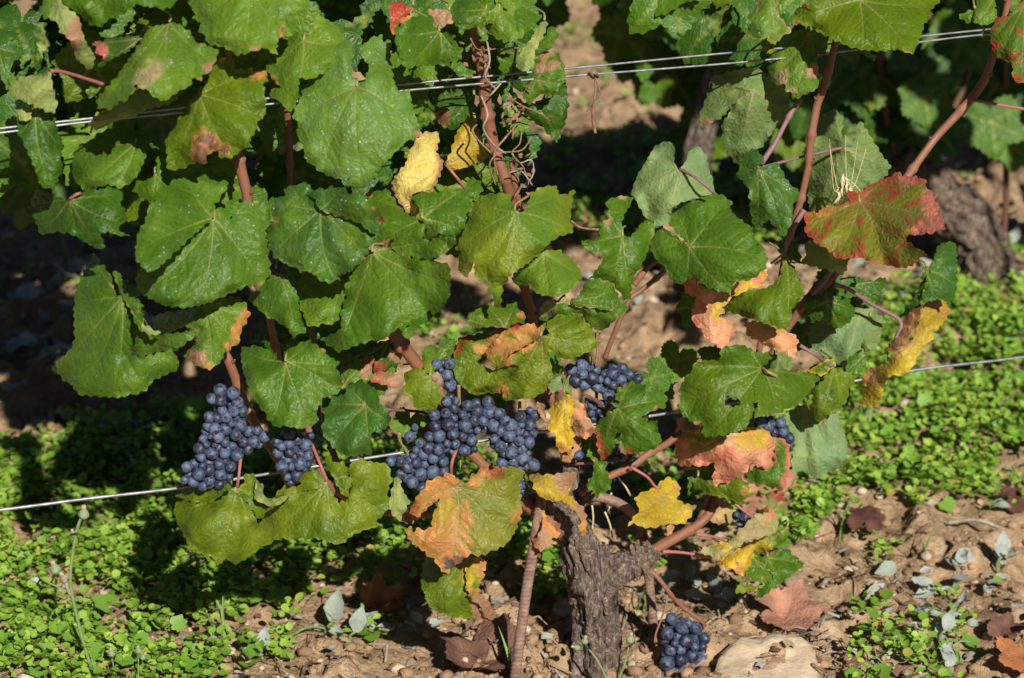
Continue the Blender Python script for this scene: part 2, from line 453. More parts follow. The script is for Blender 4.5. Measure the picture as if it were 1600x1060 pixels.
LEAVES = []
def leaf(R, pts, J, T, o=-4.0, g=None, c='g', e=None, m=(), f=(), h=(), k=None, mat='leaf', spk=0.0, pg=None, pet=None, amp=1.0, wav=1.0,
         parent=None, vs=1.0, inter=None, c2=None, name='leaf'):
    """one leaf: its traced margin laid on a bent, tilted, quilted blade that stands o cm off the plane of the row
    J vein junction, T vein tips, g slope of the blade away from the camera (right, down), e margin tint (colour, width px), m blotches (x, y, r px, colour)
    f folds (x0, y0, x1, y1, slope): the blade right of that line bends away by the slope, h holes (x, y, r px), pg extra (offset m, gx, gy) per patch"""
    parent = parent or VINE
    r = random.Random(int(J[0] * 7 + J[1] * 13 + R * 101 + len(pts)))
    sd_ = r.randint(0, 9999)
    polys = parse(pts, R)
    J = np.array(zp(R, J)); T = [np.array(zp(R, t)) for t in T]
    off = o / 100.0
    Z = float(depth_row(J[0], J[1], off)); pxm = Z / FPX
    if g is None: g = (r.uniform(-0.3, 0.3), r.uniform(-0.35, 0.15))
    g = (g[0] + r.uniform(-.4, .35), g[1] - r.uniform(0.0, 0.6))
    if k is None: k = r.uniform(0.10, 0.28)
    wav *= 2.6; k *= 2.0
    f = [(a, b, c_, d_, sl * 2.7) for a, b, c_, d_, sl in f]
    szp = np.ptp(np.array(polys[0]), axis=0).max()
    ridge = None
    if not f and len(T) >= 2 and szp > 55:       # the two halves of the blade bend back along one of the veins
        tm = max(T, key=lambda t: np.linalg.norm(t - J) * (1.2 if t[1] > J[1] else .7)); ridge = (J, tm, r.uniform(.45, 1.0), r.uniform(.1, .5))
    # skeleton: gently bent main veins, ribs leaving them at about 48 degrees
    mains = []
    for t in T:
        pv_ = np.array([-(t - J)[1], (t - J)[0]]) * r.uniform(-0.07, 0.07)
        n_ = max(4, int(np.linalg.norm(t - J) / 2.6)); tt = np.linspace(0, 1, n_)[:, None]
        mains.append(J + (t - J) * tt + pv_ * 4 * tt * (1 - tt))
    VP = np.vstack(mains); VT = np.concatenate([np.linspace(0, 1, len(q)) for q in mains]); VI = np.concatenate([np.full(len(q), i) for i, q in enumerate(mains)])
    VD = np.vstack([np.gradient(q, axis=0) for q in mains]); VD = VD / (np.linalg.norm(VD, axis=1)[:, None] + 1e-9)
    RP = []; RW = []; RD = []
    sp_ = 0.0118 / pxm
    for i, q in enumerate(mains):
        L_ = np.linalg.norm(q[-1] - q[0]); s_ = sp_ * r.uniform(0.5, 0.8); side = 1
        while s_ < L_ * 0.96:
            b_ = q[min(len(q) - 1, int(s_ / L_ * (len(q) - 1)))]; d_ = VD[VI == i][min(len(q) - 1, int(s_ / L_ * (len(q) - 1)))]
            for side in (1, -1):
                p_ = b_ + d_ * r.uniform(-.2, .2) * sp_; an = side * r.uniform(0.72, 0.95)
                for st_ in range(int(0.62 * L_ / 2.8) + 8):
                    an *= 0.985
                    dd_ = np.array([d_[0] * math.cos(an) - d_[1] * math.sin(an), d_[0] * math.sin(an) + d_[1] * math.cos(an)])
                    p_ = p_ + dd_ * 2.8
                    dm_ = np.hypot(VP[:, 0] - p_[0], VP[:, 1] - p_[1]); jn = int(np.argmin(dm_))
                    if VI[jn] != i and dm_[jn] > 0 and st_ > 1: break
                    RP.append(p_.copy()); RW.append(max(0.25, 1 - st_ * 2.8 / (0.75 * L_ + 1))); RD.append(dd_)
            s_ += sp_ * r.uniform(0.85, 1.2)
    RP = np.array(RP).reshape(-1, 2); RW = np.array(RW); RD = np.array(RD).reshape(-1, 2)
    V = []; F = []; NV = 0; PATCH = []; ED = []
    for ip, poly in enumerate(polys):
        q = teeth(poly, r, amp)
        lo = q.min(0); hi = q.max(0)
        st = 5.0
        gx, gy = np.meshgrid(np.arange(lo[0], hi[0], st), np.arange(lo[1], hi[1], st))
        gx = gx + (np.arange(gx.shape[0]) % 2)[:, None] * st / 2
        gx = gx.ravel() + nrng.uniform(-0.7, 0.7, gx.size); gy = gy.ravel() + nrng.uniform(-0.7, 0.7, gy.size)
        ins = in_poly(gx, gy, q); gx, gy = gx[ins], gy[ins]
        dmin = np.min(np.hypot(gx[:, None] - q[None, :, 0], gy[:, None] - q[None, :, 1]), 1) if len(gx) else np.zeros(0)
        kp = dmin > 1.9; gx, gy = gx[kp], gy[kp]
        nb = len(q)
        nv_ = np.stack([-VD[:, 1], VD[:, 0]], 1); sk = [VP, VP + nv_ * 1.7, VP - nv_ * 1.7]
        if len(RP):
            nr_ = np.stack([-RD[:, 1], RD[:, 0]], 1); sk += [RP, RP + nr_ * 1.9, RP - nr_ * 1.9]
        sk = np.vstack(sk); sk = sk[in_poly(sk[:, 0], sk[:, 1], q)]
        if len(sk):
            dm_ = np.min(np.hypot(sk[:, None, 0] - q[None, :, 0], sk[:, None, 1] - q[None, :, 1]), 1); sk = sk[dm_ > 1.2]
        if len(sk):
            key = np.round(sk / 1.3).astype(np.int64); _, ui = np.unique(key[:, 0] * 100003 + key[:, 1], return_index=True); sk = sk[np.sort(ui)]
            if len(gx):
                dm_ = np.min(np.hypot(gx[:, None] - sk[None, :, 0], gy[:, None] - sk[None, :, 1]), 1); gx, gy = gx[dm_ > 2.6], gy[dm_ > 2.6]
            gx = np.concatenate([gx, sk[:, 0]]); gy = np.concatenate([gy, sk[:, 1]])
        vv = [Vector(x) for x in q] + [Vector((a, b)) for a, b in zip(gx, gy)]
        res = delaunay_2d_cdt(vv, [], [list(range(nb))], 1, 1e-4)
        pv = np.array([tuple(x) for x in res[0]]); pf = [fc for fc in res[2]]
        if h:
            cen = np.array([pv[list(fc)].mean(0) for fc in pf]); keep = np.ones(len(pf), bool)
            for (hx, hy, hr) in h:
                hx, hy = zp(R, (hx, hy))
                a = np.arctan2(cen[:, 1] - hy, cen[:, 0] - hx)
                keep &= np.hypot(cen[:, 0] - hx, cen[:, 1] - hy) > hr * (1 + 0.22 * np.sin(2 * a + hx) + 0.12 * np.sin(5 * a))
            pf = [fc for fc, kk in zip(pf, keep) if kk]
        V.append(pv); F += [tuple(i + NV for i in fc) for fc in pf]; NV += len(pv)
        PATCH.append(np.full(len(pv), ip))
        ed = np.full(len(pv), 1e9)
        for i in range(0, nb, 2):
            dd, _ = seg_dist(pv[:, 0], pv[:, 1], q[i], q[(i + 2) % nb]); ed = np.minimum(ed, dd)
        ED.append(ed)
    V = np.vstack(V); PATCH = np.concatenate(PATCH); ED = np.concatenate(ED)
    x, y = V[:, 0], V[:, 1]
    u = (x - J[0]) * pxm; v = (y - J[1]) * pxm
    Rm = max(0.02, 0.5 * math.sqrt((np.ptp(x) * pxm) * (np.ptp(y) * pxm)))
    cu, cv = u.mean(), v.mean()
    D = g[0] * u + g[1] * v
    rr = np.hypot(u - cu, v - cv)
    D = D + k * rr * rr / Rm
    D = D + wav * Rm * 0.20 * (fbm(u / Rm * 1.3 + 9, v / Rm * 1.3, sd_, 2) - 0.5) * np.clip(rr / Rm, 0.2, 1.4)
    # frilled margin
    edm = ED * pxm
    D = D + wav * 0.0045 * np.exp(-edm / 0.010) * (2 * vnoise(u / 0.016, v / 0.016, sd_ + 3) - 1)
    for (x0, y0, x1, y1, sl) in f:
        a = np.array(zp(R, (x0, y0))); b = np.array(zp(R, (x1, y1))); d = (b - a) / np.linalg.norm(b - a)
        sdist = ((x - a[0]) * (-d[1]) + (y - a[1]) * d[0]) * pxm      # positive to the right of a->b on screen
        w = 0.004
        D = D + sl * 0.5 * (sdist + np.sqrt(sdist * sdist + w * w))
    if ridge is not None:
        d = (ridge[1] - ridge[0]) / np.linalg.norm(ridge[1] - ridge[0])
        sdist = ((x - J[0]) * (-d[1]) + (y - J[1]) * d[0]) * pxm; w = 0.006
        D = D + ridge[2] * 0.5 * (np.sqrt(sdist * sdist + w * w) + sdist) + ridge[3] * 0.5 * (np.sqrt(sdist * sdist + w * w) - sdist)
    if pg:
        for ip, (o_, gx_, gy_) in enumerate(pg):
            mk = PATCH == ip
            D[mk] += o_ + gx_ * u[mk] + gy_ * v[mk]
    # veins: main ones from the junction, ribs off the nearest main one, a quilted blade between
    up = -1.0 if mat == 'under' else 1.0
    dm_ = np.hypot(x[:, None] - VP[None, :, 0], y[:, None] - VP[None, :, 1]); jn = np.argmin(dm_, 1); dv = dm_[np.arange(len(x)), jn]; ta = VT[jn]
    vein = np.exp(-(dv / (1.35 - 0.65 * ta)) ** 2) * (1 - 0.9 * ta) ** 1.3 * (ta < 0.999)
    best = dv * pxm
    if len(RP):
        dm_ = np.hypot(x[:, None] - RP[None, :, 0], y[:, None] - RP[None, :, 1]); jr = np.argmin(dm_, 1); dr = dm_[np.arange(len(x)), jr]; rw = RW[jr]
    else: dr = np.full(len(x), 50.0); rw = np.zeros(len(x))
    rib = np.exp(-(dr / 1.1) ** 2) * rw
    near = np.minimum(dv, dr)
    puff = 1 - np.exp(-(near / 4.2) ** 2)
    lob = r.uniform(0.10, 0.22) * Rm
    D = D - up * lob * (1 - np.exp(-(best / (0.30 * Rm)) ** 2)) * np.clip(edm / 0.008, 0.3, 1)
    crk = (fbm(u / 0.013, v / 0.013, sd_ + 21, 2) - 0.5)
    D = D - up * vs * (0.0017 * puff) + up * vs * 0.0008 * vein + vs * 0.0017 * crk * puff
    pw = CAM + (Z + D)[:, None] * ray(x, y)
    # colours
    c0 = lum(c); c1 = lum(c2) if c2 else c0 * np.array([1.35, 1.18, 1.0])
    n1 = fbm(u / 0.03 + 5, v / 0.03, sd_ + 5, 3); n2 = fbm(u / 0.012, v / 0.012, sd_ + 8, 3)
    C = c0 + (c1 - c0) * np.clip((n1 - 0.3) * 2.2, 0, 1)[:, None]
    if inter:                                    # colour that creeps in from the margin between the veins
        ci, reach = inter
        ww = np.clip((np.minimum(near, 7) / 5.0) * 0.75 + np.clip(1 - edm / reach, -.5, 1) * 0.95 - 0.95 + (n2 - 0.5) * 1.3, 0, 1)
        ww = ww * ww * (3 - 2 * ww)
        C = C + (lum(ci) - C) * ww[:, None]
    if e:
        ww = np.clip(1.25 - ED / e[1] * (0.55 + 0.9 * n2) + (n1 - 0.62) * 2.2, 0, 1) * (0.35 + 0.65 * np.clip((n1 - 0.35) * 4, 0, 1))
        C = C + (lum(e[0]) - C) * ww[:, None]
    for (mx, my, mr, mc) in m:
        mx, my = zp(R, (mx, my))
        d = np.hypot(x - mx, y - my) / mr + (n2 - 0.5) * 1.5 + (n1 - 0.5) * 0.9 - 0.35 * (np.minimum(near, 6) / 6 - .5)
        soft = 0.10 if mc in ('br', 'db', 'lb') else 0.24
        ww = np.clip((1 + soft - d) / (2 * soft), 0, 1); ww = ww * ww * (3 - 2 * ww)
        if mc not in ('br', 'db', 'lb'): ww = ww * (1 - 0.55 * np.exp(-(near / 2.2) ** 2))
        if mc in ('br', 'db') and c not in ('br', 'db'):
            hal = np.clip((1.45 - d) / 0.35, 0, 1) * 0.8
            C = C + (lum('og') - C) * hal[:, None]
        C = C + (lum(mc) - C) * ww[:, None]
    vc = lum('pb') if mat in ('autumn', 'under') else np.array([0.27, 0.27, 0.075])
    vm = np.clip(vein * 0.85 + rib * (0.14 if mat != 'under' else .3), 0, 1)
    C = C + (vc - C) * vm[:, None]
    C = C * (0.90 + 0.2 * n2)[:, None]
    org = CAM + Z * ray(J[0], J[1])
    me = mesh_np('leaf', pw, F, [M[mat]], origin=org)
    set_uv(me, np.stack([u, v], 1) + np.array([r.random() * 3, r.random() * 3]))
    set_attr(me, 'col', C); set_attr(me, 'spk', np.full(len(x), spk)); set_attr(me, 'vein', vein)
    ob = obj(name, me, parent, Vector(org) - wloc(parent))
    DJ = float(D[int(np.argmin(np.hypot(x - J[0], y - J[1])))])
    # petiole
    if pet is None and mat != 'dry':
        d0 = CAM + (Z + float(D[int(np.argmin(np.hypot(x - J[0], y - J[1])))]) + 0.001) * ray(J[0], J[1])
        e0 = d0 + np.array([r.uniform(-0.02, 0.02), 0.045, r.uniform(-0.03, 0.01)])
        tube('petiole', [d0, d0 + np.array([0, 0.012, 0.004]), e0], [0.0014, 0.0012, 0.0013], M['petiole_green'], ob, 6, 0.006)
    elif pet:
        pts3 = [CAM + (Z + DJ + .0006) * ray(J[0], J[1])]
        for (qx, qy, qo) in pet[0]:
            qx, qy = zp(R, (qx, qy)); pts3.append(P(qx, qy, qo / 100.0))
        tube('petiole', pts3, [0.0019, *([0.0016] * (len(pts3) - 2)), 0.0021], M[pet[1]], ob, 8, 0.005)
    LEAVES.append(ob)
    return ob

# --- untraced leaves: the general form of a vine leaf, a few shapes shared by many copies
def generic_leaf_mesh(seed, col, size=0.065, mat='leaf', curl=0.25, res=0.0048, cup=0.0):
    r = random.Random(seed)
    th = np.linspace(-math.pi, math.pi, 150, endpoint=False)
    key = [(-180, 0.16), (-165, 0.52), (-140, 0.74), (-112, 0.80), (-88, 0.62), (-58, 0.92), (-30, 0.70), (0, 1.08), (30, 0.70), (58, 0.92), (88, 0.62), (112, 0.80), (140, 0.74), (165, 0.52), (180, 0.16)]
    kk = np.array([(a, b * (1 if abs(a) > 170 else r.uniform(0.9, 1.1))) for a, b in key])
    rad = np.interp(np.degrees(th), kk[:, 0], kk[:, 1])
    rad = np.convolve(np.concatenate([rad[-2:], rad, rad[:2]]), np.ones(5) / 5, 'valid')
    i = np.arange(150)
    rad = rad * (1 + 0.085 * (np.abs(((i * 0.21 + r.random()) % 1) - 0.5) * 2 - 0.5))
    q = np.stack([np.sin(th) * rad, -np.cos(th) * rad], 1) * size
    lo = q.min(0); hi = q.max(0)
    gx, gy = np.meshgrid(np.arange(lo[0], hi[0], res), np.arange(lo[1], hi[1], res))
    gx = gx.ravel() + nrng.uniform(-.1, .1, gx.size) * res; gy = gy.ravel() + nrng.uniform(-.1, .1, gy.size) * res
    ins = in_poly(gx, gy, q); gx, gy = gx[ins], gy[ins]
    dmin = np.min(np.hypot(gx[:, None] - q[None, :, 0], gy[:, None] - q[None, :, 1]), 1); kp = dmin > res * 0.5
    vv = [Vector(x) for x in q] + [Vector(p) for p in zip(gx[kp], gy[kp])]
    res_ = delaunay_2d_cdt(vv, [], [list(range(len(q)))], 1, 1e-6)
    p2 = np.array([tuple(x) for x in res_[0]]); x, y = p2[:, 0], p2[:, 1]
    rr = np.hypot(x, y) / size
    z = -curl * size * rr ** 2 * 0.6 + 0.35 * size * (fbm(x / size * 1.4, y / size * 1.4, seed, 2) - 0.5) + cup * size * np.abs(x / size) ** 1.5
    best = np.full(len(x), 9.0); vein = np.zeros(len(x)); rib = np.zeros(len(x))
    for a in (0, 58, -58, 112, -112):
        t = np.array([math.sin(math.radians(a)), -math.cos(math.radians(a))]) * size * 0.95
        d, ta = seg_dist(x, y, (0, 0), t); nearer = d < best; best = np.minimum(best, d)
        vein = np.maximum(vein, np.exp(-(d / 0.0018) ** 2) * (1 - 0.6 * ta))
        ph = (ta * size - d * 0.75) / 0.013; rib = np.where(nearer, np.cos(2 * math.pi * ph), rib)
    if mat == 'dry': z = z + 0.22 * size * (fbm(x / 0.022 + 7, y / 0.022, seed + 9, 3) - .5) + 0.10 * size * np.sin(y / size * 5 + seed)
    z = z - 0.0015 * vein - 0.0008 * rib + 0.003 * (fbm(x / 0.011, y / 0.011, seed + 4, 2) - 0.5)
    me = mesh_np('leaf', np.stack([x, y, z], 1), res_[2], [M[mat]])
    c0 = lum(col); n1 = fbm(x / 0.03, y / 0.03, seed, 3)
    C = c0 * (0.85 + 0.5 * n1)[:, None]
    if mat == 'dry':
        C = C * (0.6 + 0.8 * fbm(x / 0.02, y / 0.02, seed + 2, 3))[:, None]
    C = C + (np.array([0.30, 0.33, 0.07]) - C) * (vein * (0.6 if mat != 'dry' else 0.0))[:, None]
    set_uv(me, p2 + seed * 0.37); set_attr(me, 'col', C); set_attr(me, 'spk', np.zeros(len(x))); set_attr(me, 'vein', vein)
    return me

GEN = []
def place_generic(me, pos, normal, spin, scale, parent, name='leaf'):
    o = bpy.data.objects.new(name, me); COL.objects.link(o)
    q = Vector(normal).to_track_quat('Z', 'Y')
    o.rotation_mode = 'QUATERNION'
    o.rotation_quaternion = q @ Matrix.Rotation(spin, 3, 'Z').to_quaternion()
    o.scale = (scale,) * 3
    if parent is not None:
        o.parent = parent; o.location = Vector(pos) - wloc(parent)
    else: o.location = pos
    return o

# ------------------------------------------------------------------ the vine in front: root Empty at the foot of the trunk
BASE = P(925, 1098, 0.0); BASE[2] = 0.0
VINE = bpy.data.objects.new('grapevine', None); COL.objects.link(VINE); VINE.location = BASE
tag(VINE, 'old grapevine with gnarled trunk and blue grape bunches, filling the foreground', 'grapevine', 'grapevines')

# --- top left
leaf(1, '360,0 430,60 500,120 545,155 595,160 650,115 735,85 800,30 900,45 980,55 1045,20 1060,-60 900,-200 600,-250 380,-120', (700, -150), [(590, 155), (980, 50), (400, -40), (950, -150)], -4, (0.1, -0.2), 'g', spk=.2)
leaf(1, '310,0 300,60 283,100 350,150 350,185 385,215 410,240 435,300 450,350 480,370 515,410 545,410 558,360 555,310 520,270 490,200 470,110 440,75 400,50 360,0 340,-80', (330, -60), [(535, 390), (420, 240)], -2, (0.1, -0.1), 'un', mat='under', m=[(440, 190, 14, 'lb'), (425, 245, 12, 'lb'), (450, 130, 10, 'lb')])
leaf(1, '550,250 600,240 660,225 790,195 840,230 760,300 690,340 640,370 600,400 580,405 590,370 610,330 570,320 565,285', (830, 230), [(590, 380), (560, 260)], -1, (0.5, 0.1), 'gd', m=[(575, 290, 15, 'pk')], mat='autumn')
leaf(1, '240,128 275,140 265,170 285,200 290,270 262,300 250,350 240,400 215,430 205,400 225,370 240,330 215,250 200,190 215,150|75,500 130,455 225,440 240,415 262,395 300,430 310,500 325,560 340,625 325,670 280,665 215,635 150,600 75,570',
     (300, 420), [(170, 620), (330, 640), (240, 140)], -4, (-0.2, -0.1), 'un', mat='under', pet=([(390, 430, -3), (610, 500, 0)], 'petiole'), pg=[(0.004, .5, .1), (0, 0, 0)], m=[(250, 200, 26, 'gd'), (225, 390, 14, 'gd')])
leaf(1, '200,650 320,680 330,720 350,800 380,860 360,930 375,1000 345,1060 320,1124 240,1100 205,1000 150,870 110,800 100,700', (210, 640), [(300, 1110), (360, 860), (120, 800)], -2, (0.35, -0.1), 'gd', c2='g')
leaf(1, '95,590 150,600 190,640 185,690 150,725 110,700 90,640', (150, 590), [(140, 715)], 0, None, 'un', mat='under')
leaf(1, '0,210 60,230 130,285 150,310 195,250 200,290 120,340 70,380 65,450 45,540 0,450 -60,400 -60,260', (-20, 280), [(150, 310), (45, 520)], 12, (0, 0), 'gb')
leaf(1, '860,190 920,155 1000,135 1050,140 1090,165 1130,190 1140,215 1155,245 1220,265 1290,295 1280,350 1255,400 1235,440 1200,440 1190,485 1150,460 1120,515 1070,535 1020,570 970,600 920,580 870,540 860,520 830,530 810,500 790,520 770,560 740,610 710,590 690,620 655,650 620,645 580,640 570,600 590,560 640,510 700,440 740,380 790,310 830,250',
     (1000, 130), [(985, 560), (1260, 370), (820, 500), (610, 620)], -6, (0.12, -0.3), 'gl', f=[(900, 170, 800, 520, 0.45)], m=[(900, 410, 20, 'pb'), (860, 450, 16, 'pb'), (1250, 400, 11, 'lb'), (1190, 470, 5, 'og')], spk=.5)
leaf(1, '520,730 560,680 590,660 640,650 700,600 760,580 830,540 900,570 970,600 1090,535 1020,610 900,640 800,685 680,720 580,770 540,750', (560, 720), [(1060, 560), (780, 610)], -4, (-0.1, -0.5), 'un', mat='under')
leaf(1, '430,1060 425,990 440,900 480,850 540,830 560,800 650,760 760,750 850,800 880,880 850,960 830,1010 800,1060 720,1114 640,1094 560,1114 490,1119 440,1064', (800, 850), [(460, 930), (500, 1100), (700, 1100)], 0, (-0.1, -0.2), 'g', c2='gl')
leaf(1, '1290,340 1380,355 1360,400 1440,410 1490,400 1500,425 1580,420 1575,480 1560,500 1575,600 1570,680 1530,720 1500,800 1450,870 1380,930 1310,940 1280,890 1230,920 1210,980 1160,960 1080,1000 990,1005 985,900 975,840 1030,740 1090,650 1120,600 1170,550 1230,470 1250,400',
     (1180, 560), [(1540, 690), (1370, 920), (1010, 990), (1490, 430)], -4, (-0.1, -0.1), 'go', f=[(1600, 560, 1160, 540, -0.3)], m=[(1225, 860, 17, 'br'), (1190, 930, 12, 'br'), (1335, 880, 8, 'br'), (1520, 430, 14, 'og'), (1320, 350, 9, 'og')])
leaf(1, '1115,15 1150,80 1140,110 1190,140 1170,180 1200,200 1230,260 1320,280 1400,325 1450,320 1520,300 1590,265 1614,270 1664,220 1684,160 1684,90 1744,80 1814,30 1824,-60 1500,-300 1200,-250 1130,-60', (1480, -100), [(1440, 310), (1190, 160), (1670, 190), (1800, 20)], -6, (0.1, -0.25), 'gl', f=[(1370, -60, 1240, 260, 0.35)], m=[(1670, 180, 9, 'br'), (1660, 230, 8, 'lb'), (1500, 290, 9, 'lb')], spk=.3)
leaf(5, '760,130 800,90 870,80 920,40 930,-60 970,-70 970,0 1000,60 1050,80 1000,150 940,190 890,220 830,180', (918, 42), [(780, 130), (890, 210), (1000, 130)], 0, (0, 0), 'g')
leaf(1, '1070,110 1100,90 1150,85 1150,120 1100,150 1080,150', (1150, 60), [(1080, 145)], 2, None, 'g')

# --- top centre
leaf(2, '45,380 120,370 130,250 200,210 245,195 270,230 310,220 330,150 370,90 430,125 480,155 520,220 520,300 450,400 330,470 255,470 255,560 230,640 190,660 140,600 90,580 85,530 140,520 90,460', (283, 240), [(310, 420), (110, 400), (190, 640), (400, 110), (500, 260)], 0, (0, -0.1), 'gl', spk=.2, m=[(95, 490, 9, 'br')])
leaf(2, '300,330 350,300 400,260 490,250 535,230 575,260 570,340 560,400 590,480 595,510 640,470 670,400 650,370 630,310 630,270 670,230 750,205 755,250 800,235 795,330 805,410 820,490 850,540 910,530 920,600 950,700 975,780 950,830 900,830 860,870 800,930 740,990 690,1040 670,1100 600,1120 560,1110 545,1030 490,1060 420,1040 370,1010 290,940 280,870 240,790 250,730 215,690 240,620 270,570 265,520 350,460 340,420 290,380',
     (595, 510), [(310, 360), (225, 690), (630, 1080), (960, 790), (720, 225), (400, 1010)], -7, (0.02, -0.12), 'gl', k=.12, spk=.8, m=[(962, 800, 7, 'lb')], c2=(0.115, 0.215, 0.04))
leaf(2, '815,190 850,150 930,100 1000,90 1050,100 1050,150 1085,185 1110,190 1180,210 1170,240 1225,290 1215,340 1190,370 1150,370 1145,400 1080,385 1000,390 930,400 880,405 850,350 830,270|1150,385 1200,365 1250,400 1290,430 1250,460 1180,440', (1085, 185), [(900, 390), (1210, 320), (830, 200), (1090, 380)], -3, (0.1, 0.15), 'g', f=[(1085, 150, 1095, 400, -0.5)], spk=.5, pg=[(0, 0, 0), (0.004, 0, -0.3)])
leaf(2, '795,140 850,110 910,95 935,110 880,135 830,150 815,210 800,200', (920, 100), [(805, 180)], 1, None, 'og', mat='autumn', m=[(800, 150, 14, 'rd')], name='leaf')
leaf(2, '990,70 1050,55 1140,60 1165,130 1130,150 1090,170 1050,150 1040,90', (1140, 60), [(1010, 75), (1080, 160)], 0, None, 'g', mat='autumn', m=[(1110, 120, 18, 'lb'), (1080, 90, 12, 'lb')])
leaf(2, '790,20 860,10 930,60 915,100 830,120 795,140', (930, 30), [(800, 130)], 4, None, 'rd', mat='autumn')
leaf(2, '1150,40 1190,0 1250,-60 1400,-40 1420,40 1390,60 1360,110 1370,170 1385,205 1340,260 1300,170 1250,170 1215,210 1190,160 1150,110', (1360, 60), [(1160, 70), (1215, 200), (1345, 250), (1250, -50)], -2, (0, -0.2), 'g', spk=.6)
leaf(2, '1420,40 1440,50 1480,60 1410,-20 1500,-60 1600,-60 1640,20 1590,200 1540,245 1480,250 1420,230 1370,190 1400,150 1370,130 1390,80', (1440, 50), [(1380, 180), (1500, 245), (1600, 150)], -3, (0.1, -0.2), 'gl', spk=.2)
leaf(2, '985,785 1080,780 1085,830 1070,900 1110,960 1090,1040 1080,1054 1040,1134 940,1139 920,1184 970,1224 950,1284 900,1264 850,1204 820,1154 800,1084 860,994 880,980 900,920 930,850', (1120, 970), [(840, 1150), (1000, 800), (940, 1260), (980, 940)], 2, (0.1, 0.0), 'yl', mat='autumn', e=('lb', 5), pet=([(1170, 1030, 2), (1235, 1115, 3)], 'petiole'))
leaf(2, '1300,660 1220,720 1180,800 1150,900 1120,960 1150,1010 1250,990 1320,960 1380,930 1330,800 1300,740', (1140, 960), [(1290, 680), (1360, 920), (1270, 830)], 4, (0.1, 0.1), 'yd', mat='autumn')
leaf(2, '1080,570 1140,530 1250,530 1300,620 1280,680 1220,720 1180,770 1100,750 1060,680', (1290, 560), [(1080, 590), (1140, 750)], 5, (0.2, 0.2), 'gd', m=[(1110, 700, 9, 'br')])
leaf(3, '0,-20 110,0 150,60 175,100 120,180 60,200 0,245 -60,200 -60,50', (0, 0), [(170, 100), (10, 235)], -2, (0.1, -0.1), 'g')
leaf(3, '195,115 210,150 180,230 140,300 125,390 90,425 40,415 20,380 40,320 90,260 150,170', (190, 120), [(60, 410)], -3, (-0.2, -0.2), 'un', mat='under')
leaf(3, '160,280 230,150 275,200 250,260 200,290', (170, 270), [(265, 200)], -1, None, 'g')
leaf(3, '115,460 130,350 200,300 270,310 315,400 310,470 270,540 205,590 200,560 140,580 110,620 65,590 75,520', (150, 470), [(90, 600), (290, 490), (210, 570), (220, 330)], -2, (0, -0.1), 'g', mat='autumn', m=[(195, 320, 14, 'lb'), (245, 380, 10, 'lb'), (170, 400, 10, 'lb')])
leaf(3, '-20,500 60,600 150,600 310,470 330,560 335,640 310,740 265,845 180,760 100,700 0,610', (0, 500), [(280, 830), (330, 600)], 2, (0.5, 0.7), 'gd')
leaf(2, '1430,340 1480,310 1540,380 1500,430 1450,430', (1440, 350), [(1530, 390)], -1, None, 'g')
leaf(2, '1540,330 1590,290 1640,270 1650,400 1590,420 1560,400', (1560, 330), [(1640, 400)], -2, None, 'gl')
leaf(2, '1450,720 1520,680 1590,640 1640,690 1600,760 1540,800 1480,770', (1600, 660), [(1480, 760)], 3, None, 'gl')

# --- top right
leaf(4, '7,20 10,70 -50,95 -25,140 -68,190 0,230 80,220 130,250 165,212 220,190 200,165 165,120 125,60 150,-40 50,-80', (90, -60), [(-50, 180), (130, 240), (210, 185), (-30, 100)], -4, (0.1, -0.1), 'gl', spk=.7, e=('lb', 4))
leaf(4, '30,245 90,225 125,250 110,300 70,325 40,290', (80, 225), [(70, 320)], -1, None, 'gy')
leaf(4, '225,75 280,30 360,0 450,-60 700,-100 1000,-80 1100,0 1040,60 1030,110 1000,150 980,220 960,270 930,320 890,310 840,295 740,305 650,300 560,280 470,240 400,190 340,160 270,150 215,140', (620, 0), [(920, 310), (640, 290), (1050, 20), (240, 110)], -8, (0.05, -0.15), 'go', f=[(620, 0, 300, 190, -0.3), (300, 190, 620, 0, -.2)], m=[(240, 140, 6, 'br'), (300, 20, 9, 'lb'), (905, 320, 5, 'lb')])
leaf(4, '75,420 90,330 150,220 300,170 430,220 420,310 340,350 375,400 385,470 360,530 300,560 230,590 205,545 180,540 170,505 110,495', (320, 190), [(95, 450), (230, 580), (370, 450)], -1, (0.0, -0.25), 'gl', m=[(170, 440, 12, 'pb'), (345, 420, 8, 'lb'), (215, 540, 8, 'pb')], mat='autumn')
leaf(4, '1390,200 1420,110 1500,90 1560,20 1640,0 1700,300 1640,480 1560,495 1520,460 1520,380 1450,350 1400,290', (1600, 20), [(1410, 230), (1570, 480), (1450, 330)], -6, (0.15, -0.1), 'g', mat='autumn', inter=('rd', 0.08))
leaf(4, '1200,95 1270,60 1310,60 1300,120 1260,140', (1300, 50), [(1215, 100)], 6, None, 'g')
leaf(4, '1310,0 1420,-10 1450,60 1420,130 1350,150 1290,130', (1400, 10), [(1310, 130)], 5, None, 'gl')
leaf(4, '615,315 660,300 715,330 715,360 680,350', (660, 300), [(710, 350)], -2, None, 'gl')
leaf(3, '1180,460 1300,420 1430,400 1590,480 1640,560 1640,700 1560,760 1480,870 1390,930 1340,980 1290,930 1250,850 1240,740 1290,660 1300,600 1200,560|1175,480 1165,540 1250,555 1360,520 1370,550 1345,590 1290,640 1270,670 1220,710 1150,735 1120,770 1100,720 1115,660 1140,600 1155,560',
     (1430, 540), [(1190, 480), (1340, 960), (1630, 680), (1110, 740)], 1, (0.1, 0.5), 'ud', mat='under', pg=[(0, 0, 0.35), (-0.02, -0.15, -0.5)], m=[(1150, 720, 9, 'sa')])
